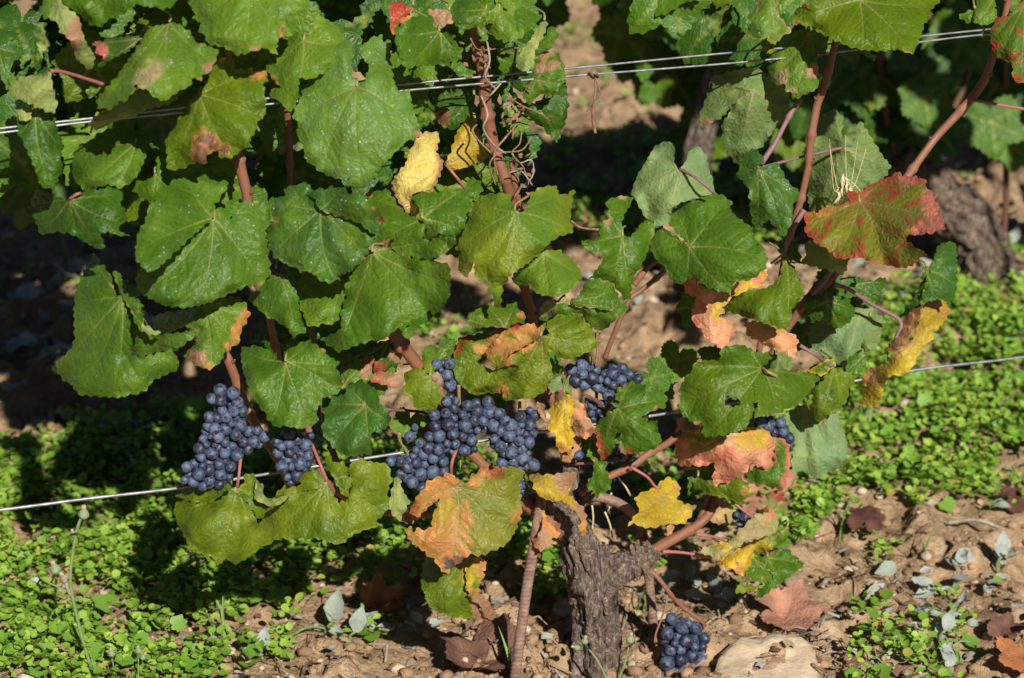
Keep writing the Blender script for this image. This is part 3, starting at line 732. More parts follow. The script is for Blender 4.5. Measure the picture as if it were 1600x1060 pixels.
leaf(7, '740,56 800,-44 850,-124 920,-149 965,-114 960,-24 990,16 1030,-34 1045,-84 1100,-119 1150,-64 1160,6 1190,80 1195,140 1180,165 1000,215 950,250 930,330 840,360 835,320 790,310 770,270 740,220 725,185 703,165', (990, 16), [(725, 150), (870, -120), (870, 340), (1100, -105), (1185, 110)], -2, (0.0, 0.0), 'ug', mat='under', pet=([(1090, 70, -4), (1195, 155, -5)], 'purple'), amp=.6)
leaf(7, '920,330 960,250 1010,210 1080,200 1140,165 1210,160 1270,180 1300,210 1290,250 1320,290 1350,310 1400,350 1430,400 1440,440 1490,480 1515,550 1500,600 1450,650 1390,680 1320,680 1290,745 1200,735 1100,690 1090,640 1000,700 950,680 930,640 890,590 830,520 820,450 850,370 890,350 930,390 980,420 1035,460',
     (1050, 480), [(1030, 690), (1500, 560), (1270, 200), (860, 400), (1270, 730), (960, 260)], -6, (0.05, 0.10), 'g', f=[(1050, 480, 1310, 280, -0.3), (820, 540, 1500, 600, .2)], c2='gl', spk=.25)
leaf(0, '1150,275 1165,240 1180,232 1195,250 1185,262 1215,255 1232,285 1250,300 1240,320 1238,345 1225,372 1210,355 1200,345 1180,360 1172,330 1170,300 1162,285', (1184, 262), [(1222, 365), (1245, 300), (1155, 275), (1185, 350)], -3, (0.15, -0.1), 'gb', spk=.7, f=[(1184, 262, 1215, 360, .3)])
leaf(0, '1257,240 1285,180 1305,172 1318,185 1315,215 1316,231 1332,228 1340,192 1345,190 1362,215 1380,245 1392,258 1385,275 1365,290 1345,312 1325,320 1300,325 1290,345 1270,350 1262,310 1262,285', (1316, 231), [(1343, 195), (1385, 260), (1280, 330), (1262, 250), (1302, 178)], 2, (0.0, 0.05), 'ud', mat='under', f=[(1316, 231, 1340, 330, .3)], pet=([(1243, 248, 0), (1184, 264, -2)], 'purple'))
leaf(8, '285,285 330,265 365,275 370,258 410,255 415,230 470,235 540,210 560,215 555,200 540,165 555,140 600,155 640,150 665,110 700,105 740,75 790,65 850,28 870,55 910,60 950,55 965,72 1015,75 1005,110 1040,140 1055,170 1070,180 1065,200 1090,240 1085,265 1110,295 1125,370 1080,385 1030,400 960,405 905,410 895,440 960,480 1015,520 980,545 930,590 870,605 800,590 690,575 620,540 580,545 530,550 480,545 465,510 440,510 410,480 350,450 330,420 290,395 300,350',
     (620, 210), [(1110, 330), (960, 560), (760, 585), (310, 390), (860, 40), (480, 540)], -9, (0.0, -0.05), (0.13, 0.155, 0.015), mat='autumn', inter=('rd', 0.075), k=.1, f=[(760, 590, 690, 290, -.6), (1000, 430, 690, 290, .6), (560, 230, 1000, 100, -.25)], e=('rd', 6),
     m=[(1075, 330, 22, 'pk'), (1050, 220, 18, 'pk'), (985, 380, 16, 'pk'), (640, 170, 18, 'rd'), (800, 90, 18, 'rd'), (900, 75, 16, 'pk'), (420, 260, 14, 'og'), (340, 400, 12, 'rd')])
leaf(8, '285,470 340,445 400,480 440,475 465,530 540,560 545,610 510,640 400,610 290,580 205,570 280,560 300,500', (210, 570), [(530, 600), (340, 460)], -4, (0.0, -0.3), 'un', mat='under')
leaf(8, '175,550 230,590 270,680 285,740 260,800 220,850 215,910 180,970 110,945 50,930 0,910 -100,880 -189,850 -170,790 -110,750 -50,730 0,725 60,720 110,690 150,640 155,590', (185, 560), [(190, 960), (275, 740), (-170, 830), (60, 920)], -6, (-0.25, -0.15), 'go', f=[(185, 560, 30, 930, 0.35)])
leaf(8, '150,430 190,480 240,440 270,530 270,570 200,560 160,540 130,480', (190, 550), [(150, 440), (250, 450)], -2, None, 'g')
leaf(7, '1005,700 1040,660 1085,640 1095,690 1160,725 1200,735 1290,750 1290,800 1245,835 1260,870 1220,890 1290,910 1318,965 1290,1020 1270,1060 1240,1075 1190,1045 1140,1010 1120,960 1080,940 1060,880 1090,780 1040,760', (1240, 740), [(1250, 1060), (1060, 690), (1070, 900), (1300, 960)], -5, (0, -0.1), 'sa', mat='autumn', inter=('pk', .03), m=[(1255, 790, 12, 'ye'), (1225, 870, 9, 'ye'), (1080, 750, 10, 'pk'), (1110, 830, 12, 'pk'), (1240, 840, 10, 'ye'), (1040, 700, 12, 'pk')])
leaf(7, '1290,740 1330,680 1420,660 1510,608 1505,650 1480,710 1400,725 1350,760 1300,770', (1430, 650), [(1310, 750), (1500, 640)], -4, (0, -0.1), 'ye', mat='autumn', m=[(1340, 700, 10, 'og'), (1460, 670, 9, 'pk'), (1480, 630, 7, 'og')])
leaf(8, '-69,930 -30,915 0,912 80,935 120,960 180,970 210,985 255,1020 255,1044 240,1094 230,1140 160,1094 120,1080 75,1070 20,1040 -10,1020 -40,1010', (60, 930), [(230, 1120), (-60, 940), (60, 1060)], -5, (0, -0.15), 'sa', mat='autumn', m=[(-40, 940, 10, 'pk'), (20, 925, 8, 'ye'), (130, 965, 8, 'ye')])
leaf(8, '290,760 400,770 415,790 450,770 540,770 590,850 585,890 550,930 490,960 400,920 340,915 310,890 295,860', (420, 800), [(500, 950), (300, 870), (580, 860)], -3, (0, 0.1), 'gd', c2='g')
leaf(0, '1262,530 1270,505 1330,480 1345,475 1370,485 1372,520 1355,545 1330,560 1320,575 1290,560 1270,545', (1345, 480), [(1275, 535), (1320, 570), (1370, 510)], 1, (0, 0.1), 'ug', mat='under')
leaf(0, '1330,520 1350,500 1378,490 1376,530 1365,552 1345,540', (1360, 495), [(1350, 545)], 2, (0.2, 0.1), 'ud', mat='under')
leaf(8, '555,700 620,680 700,670 770,655 770,700 750,740 740,800 650,770 640,740 700,740 600,730', (590, 700), [(760, 690), (740, 780)], 0, (0.2, .5), 'gd')
leaf(8, '1090,465 1140,445 1185,455 1195,560 1190,740 1140,830 1130,800 1080,785 1000,810 985,770 1020,700 1015,650 1040,620 1060,570 1090,540 1070,500|1080,480 1040,580 990,600 980,700 930,790 850,890 870,900 920,860 980,790 1010,690 1090,545', (1010, 610), [(1150, 460), (1180, 700), (1060, 790), (870, 890)], -3, (0.1, 0.0), 'gb', pg=[(-0.008, 0.1, 0), (0.0, -.5, 0)])
leaf(8, '1000,815 1080,785 1130,800 1155,855 1120,920 1060,990 1040,1044 1020,1044 960,1134 930,1194 880,1229 780,1249 770,1274 740,1384 715,1429 680,1419 620,1409 640,1364 625,1334 650,1294 620,1284 630,1254 660,1204 700,1184 780,1169 790,1124 830,1094 930,1024 940,984 970,920|975,790 880,900 840,980 800,1050 740,1120 800,1100 900,1040 950,950 985,850', (790, 1165), [(1120, 830), (700, 1410), (1040, 1030), (640, 1280)], -5, (-0.15, -0.05), 'ye', mat='autumn', pg=[(0, 0, 0), (-0.006, -0.2, 0.1)], m=[(1090, 850, 14, 'og'), (690, 1240, 12, 'sa'), (650, 1270, 10, 'og'), (900, 930, 20, 'br'), (860, 1000, 20, 'br'), (960, 840, 14, 'br'), (820, 1060, 14, 'br')], f=[(790, 1165, 740, 1420, .5)], c2='yd')
leaf(12, '545,150 620,115 660,130 650,200 620,250 600,265 550,230', (640, 140), [(560, 220)], -3, None, 'g')
leaf(12, '470,200 540,230 605,265 560,330 540,410 480,470 430,490 380,530 345,500 320,450 345,380 320,360 400,280', (470, 200), [(380, 520), (590, 270), (340, 470), (500, 440)], -6, (-0.1, -0.15), 'go', m=[(440, 350, 7, 'gd')])
leaf(12, '150,215 220,215 340,240 400,260 470,200 460,150 400,170 330,215 280,220', (470, 200), [(180, 225)], -5, None, 'g', e=('ye', 4))
leaf(11, '1075,185 1150,160 1225,160 1240,90 1330,72 1385,80 1440,110 1530,120 1545,140 1500,190 1480,210 1590,215 1780,240 1820,270 1740,380 1690,420 1570,480 1440,500 1430,470 1400,540 1380,570 1290,600 1180,620 1120,600 1130,560 1120,530 1050,520 1000,480 980,430 1000,380 985,340 1010,290 1040,240 1080,210',
     (1480, 210), [(1000, 430), (1160, 610), (1090, 210), (1400, 90), (1560, 470), (1800, 270)], -7, (0.0, -0.1), 'go', h=[(1305, 405, 10), (1440, 430, 4)], f=[(1480, 200, 1080, 240, -.3), (1480, 210, 1130, 540, -.2)], c2='g', pet=([(1520, 235, -8), (1580, 265, -7)], 'petiole_green'))
leaf(11, '990,500 1050,520 1120,560 1115,600 1180,620 1290,600 1390,555 1480,560 1530,600 1555,670 1540,740 1545,780 1495,805 1450,770 1420,775 1390,820 1330,870 1290,880 1240,890 1200,915 1185,870 1195,810 1200,770 1140,790 1060,790 1000,795 970,740 965,640 970,560', (1250, 610), [(980, 760), (1210, 900), (1530, 770), (1500, 580), (1060, 780)], -5, (0, -0.15), 'sa', mat='autumn', inter=('pk', .025), m=[(1120, 650, 22, 'go'), (1050, 600, 16, 'go'), (1190, 640, 16, 'gy'), (1400, 600, 22, 'ye'), (1480, 600, 14, 'ye'), (1100, 740, 12, 'pk'), (1240, 740, 18, 'pk'), (985, 640, 10, 'pk')])
leaf(12, '95,620 150,620 190,650 205,700 210,800 190,870 170,930 130,930 100,915 20,910 -40,890 -50,830 0,790 60,800 105,780 115,690', (100, 640), [(180, 900), (-30, 870), (205, 720)], -4, (0.1, -0.1), 'g', mat='autumn', e=('pk', 6), m=[(175, 880, 10, 'pk'), (200, 740, 7, 'pk')])
leaf(11, '1040,855 1100,860 1190,880 1200,915 1290,885 1340,850 1400,900 1400,960 1350,1000 1280,990 1180,960 1080,920', (1100, 850), [(1390, 930), (1280, 985)], -3, (0, 0.1), 'go', mat='autumn', m=[(1390, 940, 9, 'og'), (1060, 860, 8, 'un')])
leaf(12, '290,420 390,520 480,470 520,560 550,690 510,800 430,830 370,865 300,830 250,820 215,840 215,760 235,650 200,560 180,480', (290, 420), [(370, 850), (530, 680), (230, 810)], 0, (0.0, 0.0), 'ug', mat='under', f=[(290, 420, 300, 830, -.1)])
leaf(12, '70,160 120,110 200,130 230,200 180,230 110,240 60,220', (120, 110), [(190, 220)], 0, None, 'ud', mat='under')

# --- left of the middle
leaf(5, '545,512 580,535 600,580 625,595 640,630 660,640 665,690 690,760 725,775 745,850 770,1000 775,1060 780,1110 830,1130 900,1114 1010,1084 1050,1134 1060,1184 1040,1209 960,1244 900,1274 870,1324 800,1349 700,1369 580,1364 460,1349 425,1294 370,1264 335,1209 330,1164 370,1129 430,1059 440,984 435,900 440,800 445,740 480,650 510,590 530,550|760,770 830,970 870,985 990,990 1170,970 1165,1000 1110,1040 1040,1094 1000,1089 830,1129 780,1104 760,1050 745,850 725,775 760,760 800,850 820,970|665,620 710,625 715,660 755,670 760,695 810,725 805,750 815,780 850,825 835,860 850,890 830,970 800,930 770,850 725,775 690,700',
     (725, 775), [(545, 530), (480, 800), (660, 1360), (1040, 1180), (370, 1180), (560, 1200)], -6, (0.0, -0.15), 'g', c2='gl', pg=[(0, 0, 0), (0.004, -0.95, 0.95), (-0.006, -0.5, -.1)], spk=.2)
leaf(5, '830,975 845,930 900,960 960,990 900,1000', (840, 950), [(940, 985)], -9, None, 'un', mat='under')
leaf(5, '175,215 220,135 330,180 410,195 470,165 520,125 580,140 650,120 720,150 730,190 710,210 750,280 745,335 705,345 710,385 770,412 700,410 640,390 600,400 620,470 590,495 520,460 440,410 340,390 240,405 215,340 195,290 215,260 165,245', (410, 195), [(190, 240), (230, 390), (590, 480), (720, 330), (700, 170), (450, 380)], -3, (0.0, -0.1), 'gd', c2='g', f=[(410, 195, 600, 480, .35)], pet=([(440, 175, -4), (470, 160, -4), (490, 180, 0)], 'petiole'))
leaf(5, '1265,290 1270,230 1320,170 1350,110 1320,60 1300,80 1250,65 1190,35 1100,45 1000,100 950,180 880,230 870,280 855,330 820,380 805,450 800,550 830,580 850,610 905,625 1000,545 1150,405 1262,310|1262,305 1300,320 1350,320 1400,280 1410,215 1480,210 1510,230 1540,210 1604,250 1600,300 1575,400 1590,500 1600,640 1560,690 1450,715 1350,760 1200,820 1080,840 960,820 880,780 820,740 800,660 860,560 960,480 1060,420 1150,340',
     (1262, 305), [(1100, 60), (815, 500), (850, 750), (1540, 680), (1580, 240), (1180, 810)], -7, (0.15, 0.05), 'g', c2='gl', k=.12, spk=.5, pg=[(-.005, .1, -.25), (.004, -.40, .40)], f=[(1262, 305, 1560, 500, -.12)])
leaf(5, '905,930 925,880 1000,860 1080,850 1200,825 1300,790 1400,770 1440,790 1480,880 1440,950 1420,1000 1415,1050 1380,1064 1330,1114 1300,1164 1240,1204 1170,1184 1120,1154 1080,1124 1120,1084 1170,1034 1170,970 1090,950 990,990 910,970', (1200, 800), [(1250, 1190), (1470, 890), (930, 960), (1400, 1030)], -4, (-0.05, -0.1), 'gl', mat='autumn', m=[(1450, 890, 13, 'og'), (1465, 900, 7, 'rd'), (1410, 1000, 13, 'og'), (1170, 1140, 13, 'lb'), (1370, 1080, 9, 'og'), (1240, 1190, 9, 'og')])
leaf(6, '85,290 110,190 165,175 170,130 230,110 300,95 340,140 400,170 480,200 600,250 700,330 700,430 650,530 600,590 520,640 450,660 430,640 350,630 290,625 200,590 110,540 75,480 65,400 80,330 125,325|370,258 350,200 300,160 350,145 375,120 400,140 450,115 470,130 525,120 540,155 600,170 650,180 680,220 720,250 740,290 765,320 740,360 695,405 620,345 500,300 388,266',
     (385, 260), [(120, 200), (110, 510), (455, 650), (640, 530), (745, 320), (500, 135)], -7, (0.05, -0.05), 'gb', c2='gl', m=[(745, 310, 6, 'br'), (700, 250, 5, 'og'), (105, 320, 5, 'br')], spk=.9, k=.12, pg=[(0, 0.05, -.1), (-.004, -.45, .6)], f=[(455, 660, 385, 260, -.12)])
leaf(6, '690,505 650,545 600,600 530,650 520,700 530,780 500,860 505,950 470,985 400,1010 385,1024 430,1064 490,1099 560,1074 640,1044 760,1024 800,990 880,930 950,900 1020,860 1050,880 1100,840 1140,790 1150,700 1150,600 1130,575 1050,560 930,545 860,520 790,485 750,480|810,440 830,390 900,360 980,340 1005,370 985,420 1030,440 1060,430 1085,405 1130,430 1120,480 1080,530 1020,555 930,545 860,515 800,490',
     (690, 505), [(480, 1080), (670, 700), (1030, 870), (1130, 690), (1100, 420), (560, 620)], -6, (0.0, 0.0), 'g', c2='gl', pg=[(0, 0.0, 0), (-0.006, 0.15, 0.55)], f=[(1020, 870, 830, 500, -.35), (690, 505, 480, 1080, .25)], spk=.15)
leaf(6, '260,660 320,630 370,670 430,690 500,670 530,700 520,780 495,860 490,910 440,940 400,930 360,950 300,940 280,880 255,820 250,760 235,720', (500, 650), [(290, 920), (450, 930), (250, 730)], -4, (-0.05, -0.25), 'gl')
leaf(6, '0,730 60,680 110,630 180,640 240,660 230,720 250,770 260,860 280,930 300,980 240,1000 215,1020 190,960 120,920 50,880 0,830 -50,780', (120, 600), [(230, 1000), (-30, 790), (260, 850)], -3, (0, -0.2), 'g', spk=.4)
leaf(6, '740,80 790,150 830,210 880,270 960,310 1000,340 940,350 880,380 830,420 810,470 760,480 720,470 690,470 700,430 690,400 760,320 700,250 640,190 660,150', (985, 310), [(720, 450), (720, 120), (660, 190)], -4, (0.05, 0.0), 'g', m=[(660, 160, 8, 'og'), (770, 470, 7, 'lb')])
leaf(6, '920,205 940,160 1040,155 1130,150 1230,140 1250,90 1280,65 1330,90 1340,150 1280,200 1250,250 1240,350 1190,410 1180,470 1130,490 1130,420 1080,400 1040,440 985,420 1010,365 985,310 970,245', (985, 310), [(1300, 90), (1230, 380), (1000, 170), (1150, 470), (1180, 160)], -3, (0, -0.15), 'g', c2='gl', spk=.2)
leaf(6, '1280,230 1340,170 1430,160 1500,160 1510,200 1535,265 1594,260 1624,160 1694,120 1774,115 1789,160 1844,165 1874,130 1884,150 1864,250 1864,330 1879,390 1814,410 1754,440 1664,530 1574,600 1514,640 1460,720 1450,830 1410,830 1400,760 1370,740 1370,670 1330,680 1290,660 1290,580 1250,655 1210,640 1190,570 1210,510 1180,480 1220,400 1250,330 1270,260',
     (1535, 270), [(1430, 810), (1200, 500), (1300, 200), (1860, 160), (1860, 390), (1300, 650)], -6, (0.05, -0.05), 'gl', c2='gy', f=[(1535, 270, 1470, 800, .2), (1535, 265, 1300, 200, .2)], m=[(1400, 520, 26, 'gy'), (1220, 620, 9, 'pb')], spk=.1)
leaf(7, '0,650 60,590 140,530 210,500 290,495 340,545 390,590 415,640 400,680 370,710 310,760 250,770 180,765 130,740 110,710 60,705 0,690', (190, 520), [(20, 670), (240, 765), (400, 650), (340, 560)], -4, (0.05, -0.3), 'gl')
leaf(7, '655,410 650,340 670,280 720,190 690,180 640,175 590,190 550,210 570,260 565,310 540,330 520,380 515,430 460,440 410,435 420,480 470,510 530,510 535,560 500,610 455,665 520,665 590,690 630,740 660,790 700,785 710,720 720,650 760,600 800,520 820,430 835,315 770,330 730,390 700,412', (655, 410), [(595, 690), (560, 215), (425, 460), (825, 330), (690, 770)], -5, (0.05, -0.05), 'g', f=[(655, 410, 600, 690, -.15)], m=[(560, 310, 7, 'lb'), (650, 180, 7, 'lb')])
leaf(7, '180,810 240,790 310,800 370,830 460,835 590,850 640,790 690,840 650,880 600,920 560,960 510,975 460,940 400,870 330,880 230,900 170,920 160,880|335,800 400,760 430,690 500,665 580,690 625,750 635,800 590,850 530,850 470,830 370,830', (310, 805), [(670, 850), (540, 960), (190, 830), (600, 740)], -5, (0.0, 0.05), 'g', c2='gl', pg=[(0, 0, 0), (-.006, -0.1, .2)], m=[(200, 830, 13, 'pb')])
leaf(6, '1250,880 1300,850 1360,815 1450,840 1530,800 1560,850 1590,870 1590,930 1540,930 1480,960 1400,950 1300,960 1255,930', (1470, 955), [(1260, 900), (1360, 820), (1540, 810)], -5, (0, 0.1), 'g', c2='go', m=[(1545, 940, 7, 'rd'), (1590, 880, 8, 'og')], mat='autumn')
leaf(11, '170,20 215,10 205,-60 290,-115 400,-110 480,-10 500,50 530,55 480,100 400,140 340,160 280,150 220,110 230,180 245,260 190,350 130,385 40,395 -50,400 -55,310 0,245 30,215 35,195 0,190 -100,215 -160,120 -100,60 60,0 130,30|-324,60 -314,30 -254,15 -184,0 -64,-20 -74,30 -164,130 -204,175 -114,220 -94,215 40,150 40,250 0,350 -134,360 -224,370 -284,330 -334,270 -354,200 -344,130|-160,120 -110,60 -60,0 0,-50 10,-55 60,-45 130,-55 150,-35 205,-55 185,0 150,40 80,80 0,120 -100,215',
     (170, 20), [(150, 370), (480, 90), (-140, 120), (400, -100), (-40, 390), (-330, 250)], -6, (0, -0.05), 'go', mat='autumn', pg=[(-.002, 0, 0), (0.01, .1, -.05), (-.012, 0.1, .1)], c2='gy', m=[(60, -20, 30, 'og'), (-60, 60, 26, 'og'), (15, -50, 8, 'rd'), (-270, 20, 7, 'rd'), (-325, 100, 8, 'rd'), (-60, 350, 12, 'og'), (-110, 110, 16, 'og')], amp=.7)

# --- lower left
leaf(10, '175,170 160,100 210,45 240,65 320,40 340,65 400,95 430,140 490,170 480,215 500,250 510,300 500,350 450,370 400,385 380,430 360,450 370,530 340,545 260,570 190,555 120,560 90,540 46,470 -24,380 -74,240 -89,150 -84,90 -30,80 0,75 80,105 100,130 120,120 130,165', (175, 170), [(90, 535), (480, 340), (320, 545), (-70, 110), (310, 55), (490, 200)], -5, (0.0, -0.05), 'g', c2='gl', f=[(430, 400, 175, 170, -.35), (175, 170, -40, 300, .25)], m=[(400, 100, 5, 'lb')])
leaf(10, '385,400 430,375 520,370 540,310 620,285 690,320 730,370 725,410 770,440 795,500 790,540 740,590 680,600 690,680 685,725 620,715 580,735 520,725 470,690 420,640 390,590 390,540 410,500 390,450', (650, 430), [(480, 640), (680, 710), (785, 520), (550, 320), (400, 420)], -7, (0.1, 0.0), 'gb', f=[(670, 730, 650, 430, -.4)], spk=.15)
leaf(10, '490,215 560,185 640,150 700,140 690,200 665,270 640,285 600,285 540,310 515,340 505,280', (510, 330), [(690, 160), (560, 190), (650, 270)], -3, (0, -0.1), 'gl', mat='autumn', m=[(685, 180, 12, 'rd'), (660, 240, 10, 'lb')])
leaf(10, '670,280 740,220 770,235 840,235 845,270 830,325 760,310 700,295', (840, 240), [(690, 285), (800, 315)], 0, (0, -.1), 'lb', mat='autumn', e=('rd', 8))
leaf(10, '980,180 990,130 1040,90 1100,85 1145,140 1090,160 1060,220 1040,250 990,220|870,250 940,200 990,220 1030,260 1060,300 1090,320 1105,360 1080,430 1020,485 990,450 960,455 930,435 920,400 880,370 870,330 885,290', (1030, 255), [(885, 280), (1010, 470), (1095, 360), (1060, 100)], -2, (0, -.1), 'gl', c2='gy', pg=[(0.006, 0, -.1), (0, 0, 0)], m=[(1100, 340, 7, 'lb')])
leaf(10, '480,120 560,90 700,60 800,40 850,100 860,170 820,260 740,220 700,240 690,140 600,160 500,210', (800, 30), [(510, 190), (740, 210), (850, 150)], 1, (0.1, 0.4), 'gd', m=[(830, 140, 9, 'lb'), (730, 190, 9, 'rd')])
leaf(0, '273,787 285,782 305,786 330,787 355,772 370,763 385,785 395,800 405,820 425,845 400,862 375,880 363,881 354,873 340,885 330,868 318,870 295,852 281,825 272,805|271,754 284,755 290,760 299,758 314,766 340,758 350,754 353,765 345,775 330,787 305,786 285,780 274,768|358,763 370,763 380,755 383,740 395,740 403,752 404,760 398,775 412,790 418,800 405,812 392,795 380,780',
     (370, 763), [(280, 800), (341, 880), (395, 860), (280, 757), (400, 745)], -6, (0, -0.15), 'go', c2='gy', pg=[(0, 0, -.05), (-.004, 0, 0.5), (-.003, -.1, .1)], pet=([(373, 745, -6), (377, 705, -4)], 'petiole'))
leaf(0, '398,758 412,756 411,773 424,780 442,776 463,760 458,771 440,787 424,792 408,786 398,780', (400, 765), [(455, 765)], -8, None, 'un', mat='under', amp=.4)
leaf(0, '425,780 440,770 470,768 490,765 505,757 511,752 520,770 530,785 545,776 550,760 545,740 545,727 558,718 569,714 574,721 601,724 611,732 609,742 615,748 606,766 609,784 607,796 590,815 596,822 569,829 550,838 535,850 520,850 508,845 500,843 460,842 435,843 413,855 405,850 400,830 410,810 420,790|506,716 516,713 521,723 535,721 544,731 543,742 550,747 550,758 545,763 548,776 536,775 519,745|429,774 445,758 448,763 461,760 471,757 466,750 477,739 490,734 506,745 508,755 500,763 487,766 471,768 450,775',
     (511, 752), [(415, 840), (525, 845), (600, 800), (605, 735), (430, 780), (480, 838)], -7, (0, -0.12), 'go', c2='gy', f=[(511, 752, 500, 850, .1)], pg=[(0, 0, 0), (-0.022, 0, .2), (-.004, 0, .2)], pet=([(500, 725, -6), (487, 694, -3)], 'petiole'), m=[(600, 730, 14, 'gy'), (570, 835, 12, 'gy')])
leaf(14, '905,75 940,10 945,-5 985,-55 1015,-105 1070,-130 1110,-135 1130,-165 1170,-135 1220,-105 1255,-95 1265,-135 1310,-165 1370,-207 1380,-180 1430,-185 1510,-190 1560,-185 1590,-150 1560,-100 1570,0 1575,60 1560,130 1530,200 1480,270 1400,310 1330,335 1270,330 1240,350 1190,390 1160,410 1140,440 1100,430 1060,370 1000,320 930,260 890,210 880,170 920,165 935,190 960,170 1000,180 1040,160 1040,100 1075,40 1085,0 1030,40 970,100 945,110',
     (1190, -75), [(920, 60), (890, 190), (1140, 420), (1480, 250), (1560, 20), (1380, -190)], -8, (0.02, -0.12), (0.15, 0.165, 0.018), mat='autumn', c2=(0.22, 0.21, 0.03), f=[(1190, -75, 1130, 430, -.12), (1190, -75, 900, 100, -.3)],
     m=[(985, -10, 38, 'og'), (1080, -100, 26, 'og'), (930, 60, 14, 'rd'), (1130, 190, 36, 'og'), (1170, 290, 20, 'sa'), (1000, 230, 26, 'og'), (1120, 330, 26, 'og'), (1380, -170, 16, 'rd'), (1300, -130, 14, 'og'), (1560, 90, 10, 'og'), (1190, 365, 10, 'db'), (1145, 385, 9, 'db'), (1100, 80, 18, 'yd')])
leaf(14, '780,40 800,-50 830,-140 850,-120 870,-50 910,10 940,20 905,70 935,120 925,150 870,140 810,100', (900, 60), [(835, -120), (800, 70)], -6, (0.1, 0), 'un', mat='under', m=[(900, 120, 7, 'br')])
leaf(14, '1010,345 980,430 975,500 1000,580 1020,630 1080,670 1150,695 1220,705 1300,715 1380,715 1330,650 1280,590 1240,540 1235,440 1240,340 1150,330|1235,340 1340,345 1365,400 1350,430 1345,480 1320,500 1325,550 1300,570 1245,545 1240,450|1250,560 1320,550 1390,620 1400,660 1435,700 1390,715 1345,690 1340,650 1280,600', (1230, 330), [(1030, 640), (990, 430), (1200, 690), (1330, 520)], -5, (0.05, 0.15), 'go', mat='autumn', pg=[(0, 0, 0), (-.012, .1, -.05), (-.012, .1, -.05)], m=[(1300, 450, 26, 'ye'), (1345, 420, 12, 'sa'), (1280, 540, 12, 'og'), (1370, 660, 20, 'lb'), (1310, 600, 16, 'lb'), (1320, 360, 12, 'og')])

# --- lower middle and right
leaf(11, '245,380 290,345 330,360 370,410 360,490 360,560 370,620 355,680 350,740 320,710 270,700 255,640 265,605 200,570 230,520 215,460 250,410', (310, 360), [(330, 720), (220, 560), (360, 600)], -5, (-.05, -.1), 'ye', mat='autumn', m=[(270, 370, 9, 'lb'), (340, 700, 12, 'og'), (280, 680, 8, 'og')])
leaf(11, '350,385 420,420 430,470 470,530 520,590 480,600 440,630 400,620 365,560 350,500 375,440', (360, 390), [(500, 590), (400, 610)], -4, (.1, 0), 'sa', mat='dry', m=[(430, 550, 12, 'lb'), (490, 590, 9, 'br'), (380, 420, 8, 'lb')])
leaf(11, '160,405 190,430 210,520 190,525 150,460 120,455', (160, 410), [(200, 515)], -3, None, 'lb', mat='dry')
leaf(11, '360,600 410,630 400,680 370,720 350,760 300,770 280,710 340,730 360,680', (380, 620), [(320, 760)], -3, None, 'lb', mat='dry')
leaf(11, '630,450 580,420 610,410 640,430 610,370 620,330 670,320 700,285 740,300 790,310 790,360 830,345 860,325 895,350 920,380 900,450 860,455 800,480 770,500 800,525 860,520 865,580 885,630 860,680 800,700 730,720 690,715 650,680 640,650 620,640 650,600 640,590 610,610 610,660 580,720 545,755 520,735 500,660 505,600 500,550 540,500 580,460', (630, 450), [(705, 300), (905, 390), (810, 695), (540, 735), (870, 600)], -6, (0.0, -0.1), 'g', c2='gl', m=[(515, 680, 10, 'rd'), (540, 735, 8, 'rd'), (505, 600, 7, 'rd'), (690, 705, 6, 'rd'), (860, 460, 6, 'br')])
leaf(11, '480,650 510,690 520,740 560,770 560,820 590,880 580,930 530,950 500,980 470,930 445,940 450,870 480,840 480,760 440,720', (490, 740), [(500, 960), (580, 880), (485, 660)], -3, None, 'g', c2='gl')
leaf(11, '210,320 260,260 300,270 290,330 240,355', (300, 270), [(220, 330)], -2, None, 'ug')
leaf(11, '240,240 260,160 290,200 280,230 260,250', (260, 170), [(250, 235)], -3, None, 'g')
leaf(11, '290,240 320,260 350,330 345,370 320,350 305,290', (300, 245), [(345, 360)], -2, None, 'ud', mat='under')
leaf(11, '80,810 120,830 200,840 240,835 330,825 385,830 380,870 350,920 340,960 380,1000 420,1030 440,1084 440,1164 420,1214 400,1174 400,1094 360,1044 300,994 250,1000 180,980 130,930 120,890', (110, 830), [(330, 990), (375, 850), (420, 1190)], -5, (0.05, -.1), 'yd', mat='autumn', m=[(300, 850, 18, 'lb'), (370, 850, 12, 'lb'), (400, 1080, 20, 'lb'), (430, 1150, 14, 'og'), (200, 950, 10, 'ye')])
leaf(15, '165,0 190,60 210,130 290,210 240,240 260,260 220,280 170,310 130,280 120,250 150,220 180,150 170,80', (170, 10), [(270, 215), (150, 290)], -3, (.1, .1), 'og', mat='dry', m=[(180, 250, 16, 'lb'), (175, 60, 10, 'ye')])
leaf(15, '680,155 720,110 750,60 745,40 725,-5 760,-35 845,-70 885,-110 920,-130 985,-95 995,-45 980,0 1030,30 1090,35 1060,100 1020,145 960,150 910,150 850,170 780,170 730,150', (915, -20), [(700, 150), (870, 160), (980, -90), (1050, 110), (750, -20)], -4, (0.0, -.15), 'ye', mat='autumn', f=[(915, -20, 950, 150, -.5)], m=[(985, -70, 8, 'sa'), (850, 160, 6, 'og'), (1080, 40, 7, 'lb'), (880, 30, 20, 'yd')], c2='yd', pet=([(845, -75, -3), (800, -130, -3), (700, -190, -2)], 'petiole'))
